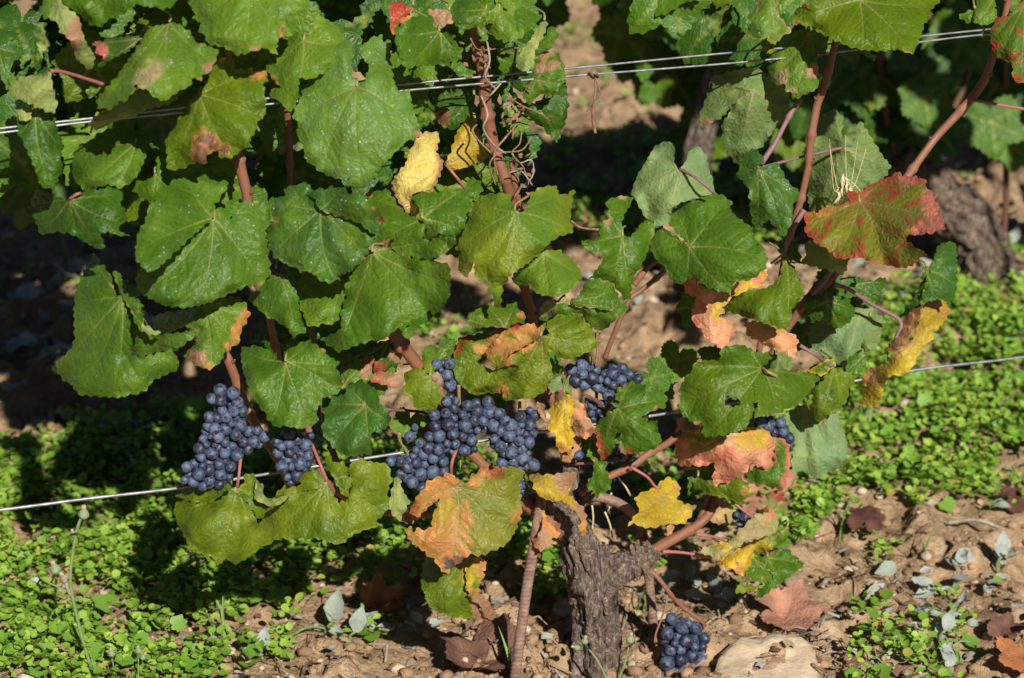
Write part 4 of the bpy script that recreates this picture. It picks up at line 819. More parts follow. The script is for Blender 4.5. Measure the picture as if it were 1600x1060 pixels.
leaf(15, '1110,310 1150,280 1290,245 1330,200 1420,110 1500,50 1540,50 1575,100 1575,170 1540,210 1440,240 1370,260 1270,330 1210,370 1200,340 1140,330', (1430, 110), [(1150, 310), (1560, 150), (1300, 300)], -5, (0, -.3), 'pb', mat='autumn', c2=(0.36, 0.34, 0.12), m=[(1540, 70, 9, 'pk'), (1250, 260, 14, 'ye'), (1500, 120, 8, 'sa')], pet=([(1400, 90, -5), (1320, 30, -4), (1290, 0, -3)], 'petiole'))
leaf(15, '1210,375 1280,330 1370,265 1440,245 1430,320 1410,390 1370,450 1330,440 1290,410 1230,390', (1440, 260), [(1230, 385), (1360, 440)], -4, (0, -.1), 'ye', mat='autumn', m=[(1350, 420, 10, 'og'), (1330, 380, 3, 'br')])
leaf(16, '75,340 180,290 290,390 240,430 180,480 120,520 60,570 5,590 10,540 90,480 110,450 60,400 0,330', (70, 350), [(280, 390), (20, 575), (150, 490)], -4, (.1, -.1), 'g')
leaf(16, '0,240 100,200 190,160 205,200 170,260 100,300 50,320 0,330 -40,300', (190, 170), [(20, 310)], -3, (.1, .1), 'g', c2='gy', mat='autumn', m=[(40, 270, 12, 'ye')])
leaf(16, '-70,400 -20,330 60,400 105,455 90,490 40,500 -30,470', (-20, 340), [(80, 480)], -3.5, (.1, -.1), 'g', m=[(50, 465, 4, 'br')])
leaf(16, '-118,530 -88,505 -18,510 42,500 102,460 92,490 22,530 -58,555 -108,555', (100, 470), [(-100, 540)], -5, None, 'gy')
leaf(12, '45,1060 90,960 130,930 165,945 165,980 110,1040', (150, 940), [(60, 1050)], -4.5, None, 'rd', mat='autumn', m=[(80, 1010, 9, 'ug')])
leaf(15, '1100,80 1200,0 1280,20 1320,80 1310,160 1220,150 1150,120', (1300, 30), [(1130, 90), (1290, 150)], 7, None, 'pb', mat='autumn')
leaf(15, '900,180 940,140 960,170 940,230 900,210', (940, 145), [(910, 205)], 2, None, 'lb', mat='dry')

# ------------------------------------------------------------------ trunk, arms, canes
def P3(lst): return [P(x, y, o / 100.0) for x, y, o in lst]

def bark_disp(seed, amp, lobes=5, sz=1.0):
    def f(s, a, R):
        ca, sa = np.cos(a), np.sin(a)
        tw = a * 1.0 + s * 1.5
        x = np.cos(tw) * 3.2 * sz; y = np.sin(tw) * 3.2 * sz
        n = vnoise(x * 2.3 + s * 6, y * 2.3 + seed, seed) - 0.5
        rid = 1 - np.abs(2 * fbm(x * 2.2 + 20, y * 2.2 + s * 14, seed + 3, 3) - 1)
        rid2 = fbm(x * 5 + s * 30, y * 5 + 7 + s * 12, seed + 8, 3) - 0.5
        ch = np.floor((fbm(x * 1.6, y * 1.6 + s * 22, seed + 11, 2)) * 7) / 7 - 0.5        # plates of bark with steps between
        return R * (0.30 * n + 0.7 * amp * (rid - 0.7) + amp * 0.6 * rid2 + 0.6 * amp * ch)
    return f

def woody(name, pts, rad, parent, seed, seg=64, step=0.0025, amp=0.5, sz=1.0, tint=(1, 1, 1)):
    v, f, uv = tube_geo(pts, rad, seg, step, bark_disp(seed, amp, sz=sz))
    o0 = np.asarray(pts[0], float)
    me = mesh_np(name, v, f, [M['bark']], origin=o0); set_uv(me, uv)
    n = fbm(uv[:, 0] * 9, uv[:, 1] * 25, seed, 3)
    col = np.array(tint)[None] * (0.75 + 0.6 * n)[:, None]
    set_attr(me, 'col', col)
    return obj(name, me, parent, Vector(o0) - wloc(parent))

px2m = 1 / 1400.0
TR = [(928, 1128, 2), (926, 1098, 1), (928, 1060, 0), (931, 1010, 0), (928, 960, 0), (926, 918, -0.5), (917, 885, -0.5), (905, 850, -0.5), (890, 815, 0), (872, 795, 0), (846, 775, 0)]
trunk = woody('trunk', P3(TR), [x * px2m for x in (66, 56, 43, 36, 37, 37, 35, 29, 24, 18, 12)], VINE, 11, amp=0.55)
arm = woody('arm', P3([(925, 912, 0), (950, 896, -0.5), (975, 885, -1), (1000, 874, -1), (1022, 862, -1)]), [x * px2m for x in (26, 27, 24, 18, 12)], VINE, 23, 40, 0.0025, 0.5)
arm2 = woody('arm', P3([(893, 822, 1), (897, 790, 2), (893, 755, 3), (890, 715, 4), (880, 690, 4)]), [x * px2m for x in (18, 15, 13, 12, 10)], VINE, 29, 32, 0.003, 0.5)
knot = woody('knot', P3([(906, 915, -2.2), (907, 914, -3.0), (908, 914, -3.4)]), [x * px2m for x in (17, 14, 7)], VINE, 31, 28, 0.002, 0.4, tint=(.8, .8, .85))

def strip_mesh(seed):
    r = random.Random(seed)
    n = 9; L = r.uniform(0.014, 0.04); w = r.uniform(0.004, 0.012); v = []; f = []
    cu = r.uniform(0.05, 0.5)
    for i in range(n):
        t = i / (n - 1)
        lift = cu * L * (max(0, abs(t - 0.4) - 0.2)) ** 1.5
        ww = w * (0.35 + 0.65 * math.sin(math.pi * min(max(t, .05), .95))) * r.uniform(0.7, 1.2)
        for kx in (-1, 0, 1):
            v.append((kx * ww * 0.5 + r.uniform(-1, 1) * w * 0.08, (t - 0.5) * L, lift - abs(kx) * w * 0.15))
    for i in range(n - 1):
        for q in range(2): f.append((i * 3 + q, i * 3 + q + 1, i * 3 + q + 4, i * 3 + q + 3))
    b = len(v)
    v += [(x, y, z - 0.0014) for x, y, z in v]
    f += [tuple(b + i for i in reversed(q)) for q in f[:]]
    for i in range(n - 1):
        f.append((i * 3 + 3, i * 3, b + i * 3, b + i * 3 + 3)); f.append((i * 3 + 2, i * 3 + 5, b + i * 3 + 5, b + i * 3 + 2))
    f.append((0, 1, 2, b + 2, b + 1, b)); e = (n - 1) * 3; f.append((e + 2, e + 1, e, b + e, b + e + 1, b + e + 2))
    me = mesh_np('bark_strip', v, f, [M['bark']], smooth=False)
    set_attr(me, 'col', np.full((len(v), 3), r.uniform(0.7, 1.5)) * np.array([1, .95, .9]))
    return me
STRIPS = [strip_mesh(i) for i in range(9)]
def strips(part, n, seed, lo=0, hi=1):
    r = random.Random(seed); me = part.data
    vs = me.vertices; cnt = len(vs); loc = wloc(part)
    for _ in range(n):
        for _t in range(40):
            i = r.randrange(int(cnt * lo), int(cnt * hi))
            nn = vs[i].normal
            if nn.y < 0.35: break
        o = bpy.data.objects.new('bark_strip', STRIPS[r.randrange(9)]); COL.objects.link(o)
        o.parent = part; o.location = vs[i].co + nn * 0.0006
        q = nn.to_track_quat('Z', 'Y')
        tgt = Vector((r.uniform(-.35, .35), 0, 1)); tl = q.inverted() @ tgt
        o.rotation_mode = 'QUATERNION'; o.rotation_quaternion = q @ Matrix.Rotation(math.atan2(-tl.x, tl.y), 3, 'Z').to_quaternion()
        o.scale = (r.uniform(.7, 1.3), r.uniform(.6, 1.2), 1)
strips(trunk, 190, 5); strips(arm, 30, 6)

def cane(pts, w, mat='cane', node=0.075, name='cane', seg=12, parent=None):
    r = random.Random(int(pts[0][0]))
    ph = r.random() * node
    def d(s, a, R):
        k = np.abs(((s + ph) / node) % 1 - 0.5) * 2      # 1 at the node
        return R * (0.5 * np.clip((k - 0.84) / 0.16, 0, 1) ** 1.6 + 0.05 * np.sin(2 * a + s * 40) + 0.06 * (vnoise(s * 60 + a * 0, a * 2, 3) - .5))
    rad = [x * px2m / 2 for x in (w if isinstance(w, (list, tuple)) else [w] * len(pts))]
    p3 = P3(pts)
    c_, r_ = resample(p3, rad, 0.004)                  # slight bends from node to node
    s_ = np.concatenate([[0], np.cumsum(np.linalg.norm(np.diff(c_, axis=0), axis=1))])
    zz = (np.abs((((s_ + ph) / node + .5) % 2) - 1) - .5) * (0.0065 if rad[0] > .003 else .002) * np.clip(s_ / .03, 0, 1)
    c_ = c_ + zz[:, None] * np.array([0.8, -.3, 0.1])
    v, f, uv = tube_geo(list(c_), list(r_), seg, .004, d, True, False)
    me = mesh_np(name, v, f, [M[mat]], origin=p3[0]); set_uv(me, uv)
    pr_ = parent or VINE
    ob = obj(name, me, pr_, Vector(p3[0]) - wloc(pr_))
    if rad[0] > .0035:                                 # a bud at each node
        for i in range(1, int((s_[-1] + ph) / node - .5) + 1):
            sx_ = (i + .5) * node - ph
            if sx_ < 0 or sx_ > s_[-1]: continue
            j = int(np.searchsorted(s_, sx_)); j = min(j, len(c_) - 2); sd_ = 1 if i % 2 else -1
            b0 = c_[j]; dr = np.array([sd_ * .8, -.55, .25]); rr_ = r_[j]
            tube('bud', [b0 + dr * rr_ * .7, b0 + dr * rr_ * 1.25 + np.array([0, 0, .001]), b0 + dr * rr_ * 1.7 + np.array([0, 0, .003])], [rr_ * .55, rr_ * .42, rr_ * .12], M['cane_dark'], ob, 8, .001)
    return ob

cane([(1009, 868, 0), (1043, 849, 0), (1093, 817, 1), (1117, 780, 2), (1150, 690, 3), (1185, 560, 2), (1210, 460, 1), (1228, 395, -1), (1241, 358, -2), (1252, 310, -2), (1265, 225, -2), (1278, 172, -2), (1288, 140, -2), (1299, 85, -1), (1310, 20, 0), (1316, -60, 1)], [20, 19, 16, 12, 11, 10, 10, 10, 11, 11.5, 12, 12, 12, 12, 11, 10])
cane([(1093, 817, 1.5), (1130, 740, 4), (1180, 610, 4), (1230, 510, 2), (1268, 460, 0), (1306, 430, -1), (1360, 350, 0), (1420, 272, 1), (1470, 210, 2), (1523, 145, 2), (1550, 88, 2), (1575, 20, 2), (1590, -60, 2)], [14, 13, 12, 13, 14, 14, 13, 13, 13, 13, 12, 12, 11], node=0.09)
cane([(352, 20, 3), (360, 150, 3), (374, 255, 2), (384, 315, 2), (396, 400, 3), (430, 540, 3), (470, 640, 2), (510, 750, 1), (600, 800, 2), (720, 800, 2), (846, 776, 1)], [11, 14, 17, 17, 14, 12, 11, 11, 12, 14, 17], mat='cane')
cane([(318, 480, 4), (340, 535, 3), (355, 566, 2), (384, 628, 2), (420, 700, 3), (470, 790, 3)], [12, 14, 15, 13, 12, 12])
cane([(440, 60, 5), (447, 175, 5), (455, 280, 5), (470, 400, 4), (490, 520, 4), (505, 640, 4), (540, 760, 3)], [10, 10, 10, 11, 11, 11, 11], mat='cane_dark')
cane([(540, 320, 2), (580, 440, 2), (616, 520, 1), (653, 576, 1), (715, 680, 2), (770, 745, 1), (816, 780, 0), (866, 822, -0.5), (890, 850, 0)], [20, 21, 22, 21, 19, 19, 22, 24, 24])
cane([(735, 20, 1), (745, 70, 1), (752, 115, 1), (757, 160, 1), (775, 230, 1), (790, 285, 1), (800, 345, 3), (830, 500, 5), (860, 620, 5), (885, 710, 4)], [13, 14, 17, 18, 18, 18, 17, 14, 13, 13])
cane([(800, 250, 1.5), (806, 300, 1.5), (812, 360, 3)], [10, 10, 9], name='cane')
cane([(905, 772, 0), (950, 745, 0), (985, 728, 0), (1015, 708, 0), (1050, 690, 1), (1100, 650, 3)], [12, 13, 14, 12, 11, 10])
cane([(945, 560, 4), (980, 474, 3), (1000, 455, 3), (1038, 424, 2), (1060, 390, 1)], [8, 8, 8, 8, 7])
cane([(905, 800, 0), (940, 742, -1), (912, 624, 0), (950, 640, 0), (985, 660, -1)], [5, 5, 5, 5, 5], name='lateral', mat='cane_dark')
cane([(990, 446, 2), (1010, 420, 2), (1030, 400, 2)], 9, name='lateral')
cane([(1251, 156, -1), (1233, 182, -1), (1210, 220, -1.5), (1188, 256, -2)], [9, 8, 8, 9], 'purple', name='lateral')
cane([(1268, 460, -1), (1290, 440, -1.5), (1308, 415, -2)], 9, 'purple', name='lateral')
cane([(1303, 445, -2), (1328, 453, -2), (1365, 477, -2), (1407, 502, -3), (1400, 530, -4)], [8, 7, 6, 7, 5], 'purple', name='lateral', node=.2)
cane([(1223, 400, -2), (1240, 355, -3), (1256, 328, -3)], [7, 8, 10], 'purple', name='lateral')
cane([(1250, 540, 0), (1275, 555, -1), (1300, 572, -4)], 6, 'purple', name='lateral')
cane([(1523, 157, 1), (1550, 162, 0), (1610, 172, 0)], [6, 5, 5], 'petiole', name='lateral', node=.2)
cane([(995, 888, -1), (1019, 894, -2), (1043, 923, -3), (1067, 949, -3), (1104, 978, -4)], [8, 8, 8, 7, 4], node=0.03, name='shoot')
cane([(1042, 930, -3), (1040, 950, -3), (1026, 990, -3), (1024, 1005, -3)], [4, 4, 3, 3], 'petiole', name='tendril', node=.2)
cane([(1035, 862, -1.5), (1070, 864, -2), (1112, 872, -4)], [6, 5, 5], 'petiole', name='lateral', node=.2)
cane([(1088, 835, -1), (1110, 838, -2), (1137, 845, -4)], [6, 5, 5], 'petiole', name='lateral', node=.2)
cane([(1149, 700, -3), (1125, 720, 0), (1100, 790, 1)], [5, 6, 7], 'cane_dark', name='lateral')
cane([(896, 725, 2), (925, 724, 0), (960, 722, -1)], 4, 'petiole', name='lateral', node=.2)
cane([(705, 745, -3), (706, 725, -4), (712, 705, -3)], 5, 'petiole', name='lateral', node=.2)
cane([(1000, 880, 2), (1007, 840, 3), (990, 800, 3)], [10, 9, 8], 'cane_dark', name='spur')
cane([(600, 640, 2), (650, 643, 2), (690, 650, 2)], 5, 'cane_dark', name='lateral')

# dry tendrils and debris around the middle cane
rt = random.Random(77)
def tendril(pts, w=2.0, mat='tendril', parent=None, name='tendril'):
    return tube(name, P3(pts), w * px2m / 2 * 1.25, M[mat], parent if parent is not None else VINE, 6, 0.004)
tendril([(892, 345, 0), (905, 355, -1), (920, 358, -2), (936, 359, -3)], 3)
for a in [[(752, 150, -1), (762, 180, -3), (755, 200, -3), (770, 225, -2), (790, 240, -1)],
          [(790, 148, -1), (815, 165, -2), (845, 178, -2), (860, 190, -1)],
          [(800, 162, -1), (808, 190, -2), (790, 215, -2), (772, 240, -2), (778, 275, -1)],
          [(830, 215, -1), (815, 235, -2), (780, 240, -2), (765, 258, -2), (775, 290, -1)],
          [(815, 205, -1), (812, 225, -2), (800, 240, -2), (818, 262, -2), (825, 292, -1)],
          [(745, 195, -1), (738, 205, -2), (750, 222, -2), (768, 240, -2)],
          [(760, 60, -1), (765, 95, -2), (758, 120, -2), (775, 140, -1)],
          [(735, 60, -1), (748, 78, -1), (780, 76, -2), (812, 75, -1)],
          [(783, 130, -2), (770, 145, -3), (762, 152, -2), (758, 148, -1)],
          [(800, 240, -2), (812, 255, -2), (830, 250, -2), (834, 270, -2), (826, 285, -2)],
          [(796, 270, -2), (815, 268, -2), (832, 290, -2)],
          [(930, 520, 0), (933, 545, 0), (931, 575, 0)], [(937, 520, -2), (936, 560, -3), (932, 575, -3)]]:
    tendril(a, rt.uniform(1.6, 2.8), rt.choice(['tendril', 'grey_twig']))
def crumb_mesh(seed):
    r = random.Random(seed); bm = bmesh.new(); bmesh.ops.create_icosphere(bm, subdivisions=2, radius=1)
    for v in bm.verts:
        d = v.co.normalized(); v.co *= 0.5 + 0.9 * float(vnoise(d.x * 2 + 5, d.y * 2 + d.z * 3 + 9, seed)); v.co.x *= 0.45
    me = bpy.data.meshes.new('dry_bit'); bm.to_mesh(me); bm.free(); me.materials.append(M['tendril']); return me
CR = [crumb_mesh(i) for i in range(4)]
for i in range(60):
    if i < 22: x, y = rt.gauss(750, 14), rt.gauss(95, 25)
    elif i < 46: x, y = rt.gauss(788, 9) + (i - 22) * 1.2, rt.gauss(180, 22)
    else: x, y = rt.gauss(822, 9), rt.gauss(272, 16)
    o = obj('dry_bit', CR[i % 4], VINE, Vector(P(x, y, rt.uniform(-.03, 0.0))) - wloc(VINE))
    s = rt.uniform(2.0, 5.5) * px2m; o.scale = (s, s * rt.uniform(.5, 1), s * rt.uniform(1, 1.8)); o.rotation_euler = [rt.uniform(0, 6) for _ in range(3)]

# ------------------------------------------------------------------ grapes
bm = bmesh.new(); bmesh.ops.create_icosphere(bm, subdivisions=3, radius=1.0)
for v in bm.verts: v.co.z *= 1.04
BERRIES = []
base_co = [v.co.copy() for v in bm.verts]
for kk in range(6):
    for v, c_ in zip(bm.verts, base_co):
        d = c_.normalized()
        v.co = c_ * (0.90 + 0.20 * float(vnoise(np.array(d.x * 1.3 + 3 + kk * 7), np.array(d.y * 1.3 + d.z * 1.1 + 5), kk)))
        v.co.x *= (1.0, .94, 1.05, .97, 1.03, .92)[kk]
    mb = bpy.data.meshes.new('berry'); bm.to_mesh(mb); mb.materials.append(M['berry'])
    for p in mb.polygons: p.use_smooth = True
    BERRIES.append(mb)
for v, c_ in zip(bm.verts, base_co): v.co = c_
for v in bm.verts:
    d = v.co.normalized()
    w = float(fbm(np.array(d.x * 2.2 + d.z * 1.5 + 8), np.array(d.y * 2.2 - d.z + 8), 3, 3))
    v.co *= 0.72 + 0.45 * (1 - abs(2 * w - 1))
WRINK = bpy.data.meshes.new('berry'); bm.to_mesh(WRINK); bm.free()
for p in WRINK.polygons: p.use_smooth = True
WRINK.materials.append(M['berry'])

def bunch(R, pts, off, seed, rpx=(8.0, 11.0), thick=1.0, top=None, layers=3):
    poly = np.array(parse(pts, R)[0]); r = random.Random(seed)
    lo, hi = poly.min(0), poly.max(0)
    cen = poly.mean(0)
    topp = zp(R, top) if top else ((lo[0] + hi[0]) / 2, lo[1])
    rp = [P(topp[0], topp[1] - 8, off / 100 + 0.012), P(topp[0], topp[1] + 4, off / 100 + 0.012), P(cen[0], cen[1], off / 100 + 0.014), P(cen[0] * .7 + .3 * topp[0], hi[1] - 12, off / 100 + 0.014)]
    part = tube('grape_bunch', rp, [0.0022, 0.002, 0.0016, 0.001], M['rachis'], VINE, 8, 0.006)
    pl = wloc(part)
    placed = []
    for lay in range(layers):
        nr_ = np.random.default_rng(seed * 10 + lay)
        sx = nr_.uniform(lo[0], hi[0], 4000); sy = nr_.uniform(lo[1], hi[1], 4000)
        ok = in_poly(sx, sy, poly); sx, sy = sx[ok], sy[ok]
        eds = np.min([seg_dist(sx, sy, poly[i], poly[(i + 1) % len(poly)])[0] for i in range(len(poly))], 0)
        for x, y, ed in zip(sx.tolist(), sy.tolist(), eds.tolist()):
            rr = r.uniform(*rpx) * (0.7 if r.random() < 0.10 else 1)
            if ed < rr * (0.45 if lay == 0 else 0.9): continue
            zo = (-min(ed, 26) * 0.55 * thick + (10.5 * lay if lay else 0) + r.uniform(-2, 2)) * px2m
            if any((x - a) ** 2 + (y - b) ** 2 + ((zo - z_) / px2m) ** 2 < ((rr + c) * 0.80) ** 2 for a, b, c, z_ in placed): continue
            placed.append((x, y, rr, zo))
    for (x, y, rr, zo) in placed:
        wr = r.random() < 0.07
        o = bpy.data.objects.new('berry', WRINK if wr else BERRIES[r.randrange(6)]); COL.objects.link(o)
        o.parent = part
        pos = P(x, y, off / 100) ; pos = pos + FWD * zo
        o.location = Vector(pos) - pl
        s = rr * px2m * float(np.linalg.norm(pos - CAM)) / 3.0
        o.scale = (s * r.uniform(.95, 1.05), s * r.uniform(.95, 1.05), s * r.uniform(.97, 1.06))
        # the free end with the scar looks outward from the bunch
        out = Vector(((x - cen[0]) / 40 + r.uniform(-.5, .5), -1.0 + r.uniform(-.3, .6), -(y - cen[1]) / 60 + r.uniform(-.7, .5)))
        o.rotation_mode = 'QUATERNION'; o.rotation_quaternion = out.to_track_quat('Z', 'Y')
    return len(placed)

NB = 0
NB += bunch(9, '1290,325 1410,310 1425,420 1455,460 1455,540 1510,560 1585,575 1570,680 1490,700 1425,710 1425,780 1385,825 1355,875 1300,925 1190,945 1140,915 1075,890 1080,770 1150,740 1170,600 1215,540 1210,480 1265,460 1225,400', -4, 1, top=(1480, 440))
NB += bunch(10, '85,600 160,580 210,570 280,600 345,570 345,640 320,660 345,740 330,810 275,865 215,905 175,885 145,835 120,760 95,680', -4, 2, top=(250, 560))
NB += bunch(10, '1100,360 1180,350 1200,430 1270,395 1400,385 1420,430 1525,490 1490,575 1390,580 1320,620 1295,720 1230,730 1170,725 1140,780 1135,845 1050,850 1010,830 1000,700 1010,560 1030,470 1090,450', -2.5, 3, top=(1200, 340))
NB += bunch(10, '780,740 860,715 920,725 930,650 885,620 885,560 950,545 975,640 1010,650 1010,830 1000,930 930,940 880,890 845,850 840,800 785,790', -2, 4, top=(850, 620))
NB += bunch(10, '1380,640 1440,570 1540,470 1590,450 1610,450 1665,440 1690,490 1680,540 1650,590 1660,640 1630,690 1620,740 1685,755 1680,810 1600,810 1550,830 1500,810 1450,800 1410,750 1400,690 1370,670', -3, 5, top=(1560, 440))
NB += bunch(11, '325,210 380,185 440,170 500,205 560,215 590,175 640,180 690,220 760,255 775,295 700,295 640,295 615,385 560,395 500,345 430,335 370,335 330,275', 1, 6, top=(470, 170))
NB += bunch(11, '420,370 500,390 570,430 550,520 480,540 440,470', 2, 7, top=(500, 380), layers=1)
NB += bunch(10, '1035,165 1110,145 1160,175 1185,340 1130,335 1105,250 1060,235', 0, 8, top=(1120, 150))
NB += bunch(12, '-20,510 130,490 185,530 220,560 240,640 205,690 140,630 90,600 40,570', -2, 9, top=(60, 490))
NB += bunch(15, '1310,85 1390,80 1425,130 1400,180 1330,160', -1, 10, top=(1370, 60), layers=1)
NB += bunch(15, '900,690 985,685 1050,715 1160,745 1165,860 1155,910 1140,980 1125,1060 1090,1160 1000,1200 930,1150 880,1060 885,950 885,850 875,780', -4, 11, rpx=(9.2, 11.6), top=(1015, 690))
NB += bunch(11, '575,695 665,700 670,780 580,780', -1, 12, top=(620, 690), layers=1)
NB += bunch(11, '365,690 420,690 420,740 370,740', 0, 13, top=(400, 680), layers=1)
NB += bunch(11, '25,880 80,880 85,970 30,970', -1, 14, top=(50, 870), layers=1)
NB += bunch(10, '1560,880 1600,880 1600,960 1550,960', -1, 15, top=(1580, 870), layers=1)
print('berries', NB)

# ------------------------------------------------------------------ trellis wires and steel stakes
def wire(pts, w, label):
    rr = random.Random(int(pts[0][1]))
    o = tube('trellis_wire', [P(x, y, off / 100) for x, y, off in pts], w * px2m / 2, M['wire'], None, 8, 0.02)
    tag(o, label, 'wire', 'trellis wires'); return o
wire([(-260, 826, -1), (0, 797, -1), (140, 779, -1), (270, 764, -1), (410, 742, 0), (600, 712, 0), (800, 682, 0), (1031, 648, 0), (1230, 616, 1), (1420, 580, 1), (1600, 558, 1), (1900, 515, 1)], 5.0, 'single lower trellis wire running behind the grape bunches')
wire([(-260, 232, 0), (0, 201, 0), (143, 185, 0), (400, 156, 0), (640, 131, 0), (882, 108, 0), (1149, 82, 0), (1436, 57, 0), (1547, 46, 0), (1850, 18, 0)], 3.2, 'upper strand of the paired wires crossing near the top of the vine')
wire([(-260, 240, -1), (0, 208, -1), (143, 190, -1), (400, 165, -1), (640, 141, -1), (882, 120, -1), (1196, 94, -1), (1436, 66, -1), (1549, 53, -1), (1850, 24, -1)], 3.2, 'lower strand of the paired wires crossing near the top of the vine')

def rebar(path, w, label):
    pts = P3(path); rad = w * px2m / 2
    def d(s, a, R):
        k = ((s - 0.006 * a / math.pi) / 0.0052) % 1.0
        rib = np.exp(-((k - 0.5) / 0.22) ** 2) * 0.15
        edge = np.exp(-(np.minimum(np.abs(a - 0.4), np.abs(a - 3.5)) / 0.25) ** 2) * 0.12
        return R * (rib + edge + 0.05 * (vnoise(s * 150, a * 3, 5) - .5))
    o = tube('steel_stake', pts, rad, M['rust'], None, 16, 0.0013, d)
    tag(o, label, 'stake', 'ribbed steel stakes'); return o
rebar([(797, 1150, -4), (803, 1075, -4), (812, 1000, -4), (823, 920, -4), (833, 860, -4), (841, 810, -3), (848, 770, -1)], 16, 'rusty ribbed steel stake leaning left of the vine trunk')
rebar([(1032, 1120, 4), (1025, 1020, 4), (1018, 950, 4), (1012, 885, 4), (1007, 845, 3.5), (992, 808, 3), (965, 786, 2.5), (932, 776, 2.5), (912, 778, 3)], 15, 'rusty ribbed steel stake right of the trunk, its top bent over')

# the dry tendril left hanging on the wire
ht = bpy.data.objects.new('dry_tendril', None); COL.objects.link(ht); ht.location = P(927, 115, -0.01)
tag(ht, 'short dry brown tendril knotted on the upper wires and hanging down', 'tendril')
def hang(pts, w, nm):
    v, f, uv = tube_geo(P3(pts), [x * px2m / 2 for x in w], 7, 0.003)
    me = mesh_np(nm, v, f, [M['tendril']], origin=np.array(ht.location)); set_uv(me, uv); obj(nm, me, ht, (0, 0, 0))
hang([(929, 116, -1.2), (931, 135, -1.5), (928, 160, -1.5), (926, 180, -1.2), (930, 208, -1.2)], [4, 3, 3, 4.5, 5.5], 'stem')
hang([(928, 116, -1.2), (937, 140, -2), (938, 150, -2), (925, 160, -1.6), (917, 175, -1.2)], [2.5, 2, 2, 2, 1.5], 'curl')
hang([(919, 117, -1), (924, 113, -2), (931, 115, -2), (934, 120, -1), (926, 122, -0.4), (921, 116, -1)], [4, 5, 5, 5, 4, 4], 'knot')
# a dry grass head caught behind the red leaf
gh = bpy.data.objects.new('dry_grass_head', None); COL.objects.link(gh); gh.location = P(1318, 330, -3 / 100)
tag(gh, 'dry straw grass head caught on the cane above the red leaf', 'dry grass')
rg = random.Random(3)
def straw(nm, pts, w):
    v, f, uv = tube_geo(P3(pts), [x * px2m / 2 for x in w], 6, 0.004)
    me = mesh_np(nm, v, f, [M['straw']], origin=np.array(gh.location)); set_uv(me, uv); obj(nm, me, gh, (0, 0, 0))
M['straw'] = simple('dry_straw', (0.40, 0.32, 0.16), (0.62, 0.54, 0.33), 120, 0.7)
for i in range(11):
    a = -math.pi / 2 + rg.uniform(-0.75, 0.75); L = rg.uniform(35, 75)
    straw('awn', [(1318, 275, -3), (1318 - L * .5 * math.cos(a) + rg.uniform(-4, 4), 275 - L * .5 * math.sin(a) * 0.8, -3.5), (1318 - L * math.cos(a), 275 - L * math.sin(a) * rg.choice([1, 1, -1]), -3.5)], [2, 1.5, 0.8])
for i in range(8):
    x = 1318 + rg.uniform(-12, 12); y = 280 + rg.uniform(-12, 25)
    straw('husk', [(x, y, -3.6), (x + rg.uniform(-4, 4), y + 8, -3.9), (x + rg.uniform(-8, 8), y + 20, -3.6)], [1.5, 5, 1])
straw('stem', [(1318, 272, -3), (1310, 300, -3), (1303, 350, -2), (1300, 420, -1)], [3, 3, 3, 3])

# ------------------------------------------------------------------ the inner, shaded foliage of the front vine and the vines around it
GENM = [generic_leaf_mesh(100 + i, c, s) for i, (c, s) in enumerate([('g', .062), ('gd', .066), ('gl', .058), ('g', .055), ('gb', .066), ('go', .06)])]
rf = random.Random(12)
def scatter(n, x0, x1, y0, y1, o0, o1, parent, avoid=(), sc=(0.75, 1.15), up=0.5, pool=None):
    k = 0; t = 0
    while k < n and t < n * 40:
        t += 1
        x, y = rf.uniform(x0, x1), rf.uniform(y0, y1)
        if any(in_poly(np.array(x), np.array(y), a) for a in avoid): continue
        pos = P(x, y, rf.uniform(o0, o1) / 100)
        nrm = (rf.uniform(-.6, .6), -1 + rf.uniform(-.2, .4), up + rf.uniform(-.5, .6))
        place_generic(rf.choice(pool or GENM), pos, nrm, rf.uniform(-0.9, 0.9), rf.uniform(*sc), parent)
        k += 1
GAPS = [[(840, 20), (1100, 20), (1100, 260), (860, 300)], [(640, 400), (760, 400), (760, 560), (640, 560)], [(930, 360), (1090, 360), (1090, 640), (930, 640)], [(560, 640), (720, 640), (720, 740), (560, 740)],
        [(1350, 0), (1600, 0), (1600, 300), (1350, 300)], [(90, 100), (170, 100), (170, 190), (90, 190)], [(0, 290), (215, 290), (215, 700), (0, 700)], [(700, 260), (720, 480), (650, 480)]]
SIN = [(535, 40), (590, 40), (590, 140), (535, 140)]
scatter(56, 0, 860, -60, 300, 9, 24, VINE, GAPS + [SIN])
scatter(8, 630, 740, 90, 290, 12, 26, VINE, GAPS)
scatter(14, 250, 700, 300, 520, 8, 16, VINE, GAPS)
scatter(8, 1020, 1330, -60, 60, 3, 14, VINE, GAPS)
scatter(7, 1130, 1330, 430, 700, 5, 10, VINE, GAPS, sc=(.6, .9))
SMALL = [GENM[0], GENM[2], GENM[3]]
for x_, y_, o_, sc_ in ((585, 575, 2, .55), (545, 600, 3, .5), (690, 555, 3, .5), (985, 640, 4, .55), (1020, 590, 5, .5), (760, 620, 6, .6), (940, 690, 6, .5), (1060, 560, 6, .55), (1085, 480, 5, .5), (845, 560, 6, .6), (640, 660, 5, .45), (1105, 735, 5, .5)):
    place_generic(rf.choice(SMALL), P(x_, y_, o_ / 100), (rf.uniform(-.6, .6), -1, rf.uniform(.1, .9)), rf.uniform(-.9, .9), sc_, VINE)
# the vine goes on above the picture: unseen leaves added to shade the ground
scatter(66, -330, 640, -900, -75, -1, 24, VINE, (), sc=(1.1, 1.5))
scatter(22, 640, 1000, -900, -480, -1, 16, VINE, (), sc=(1.0, 1.4))

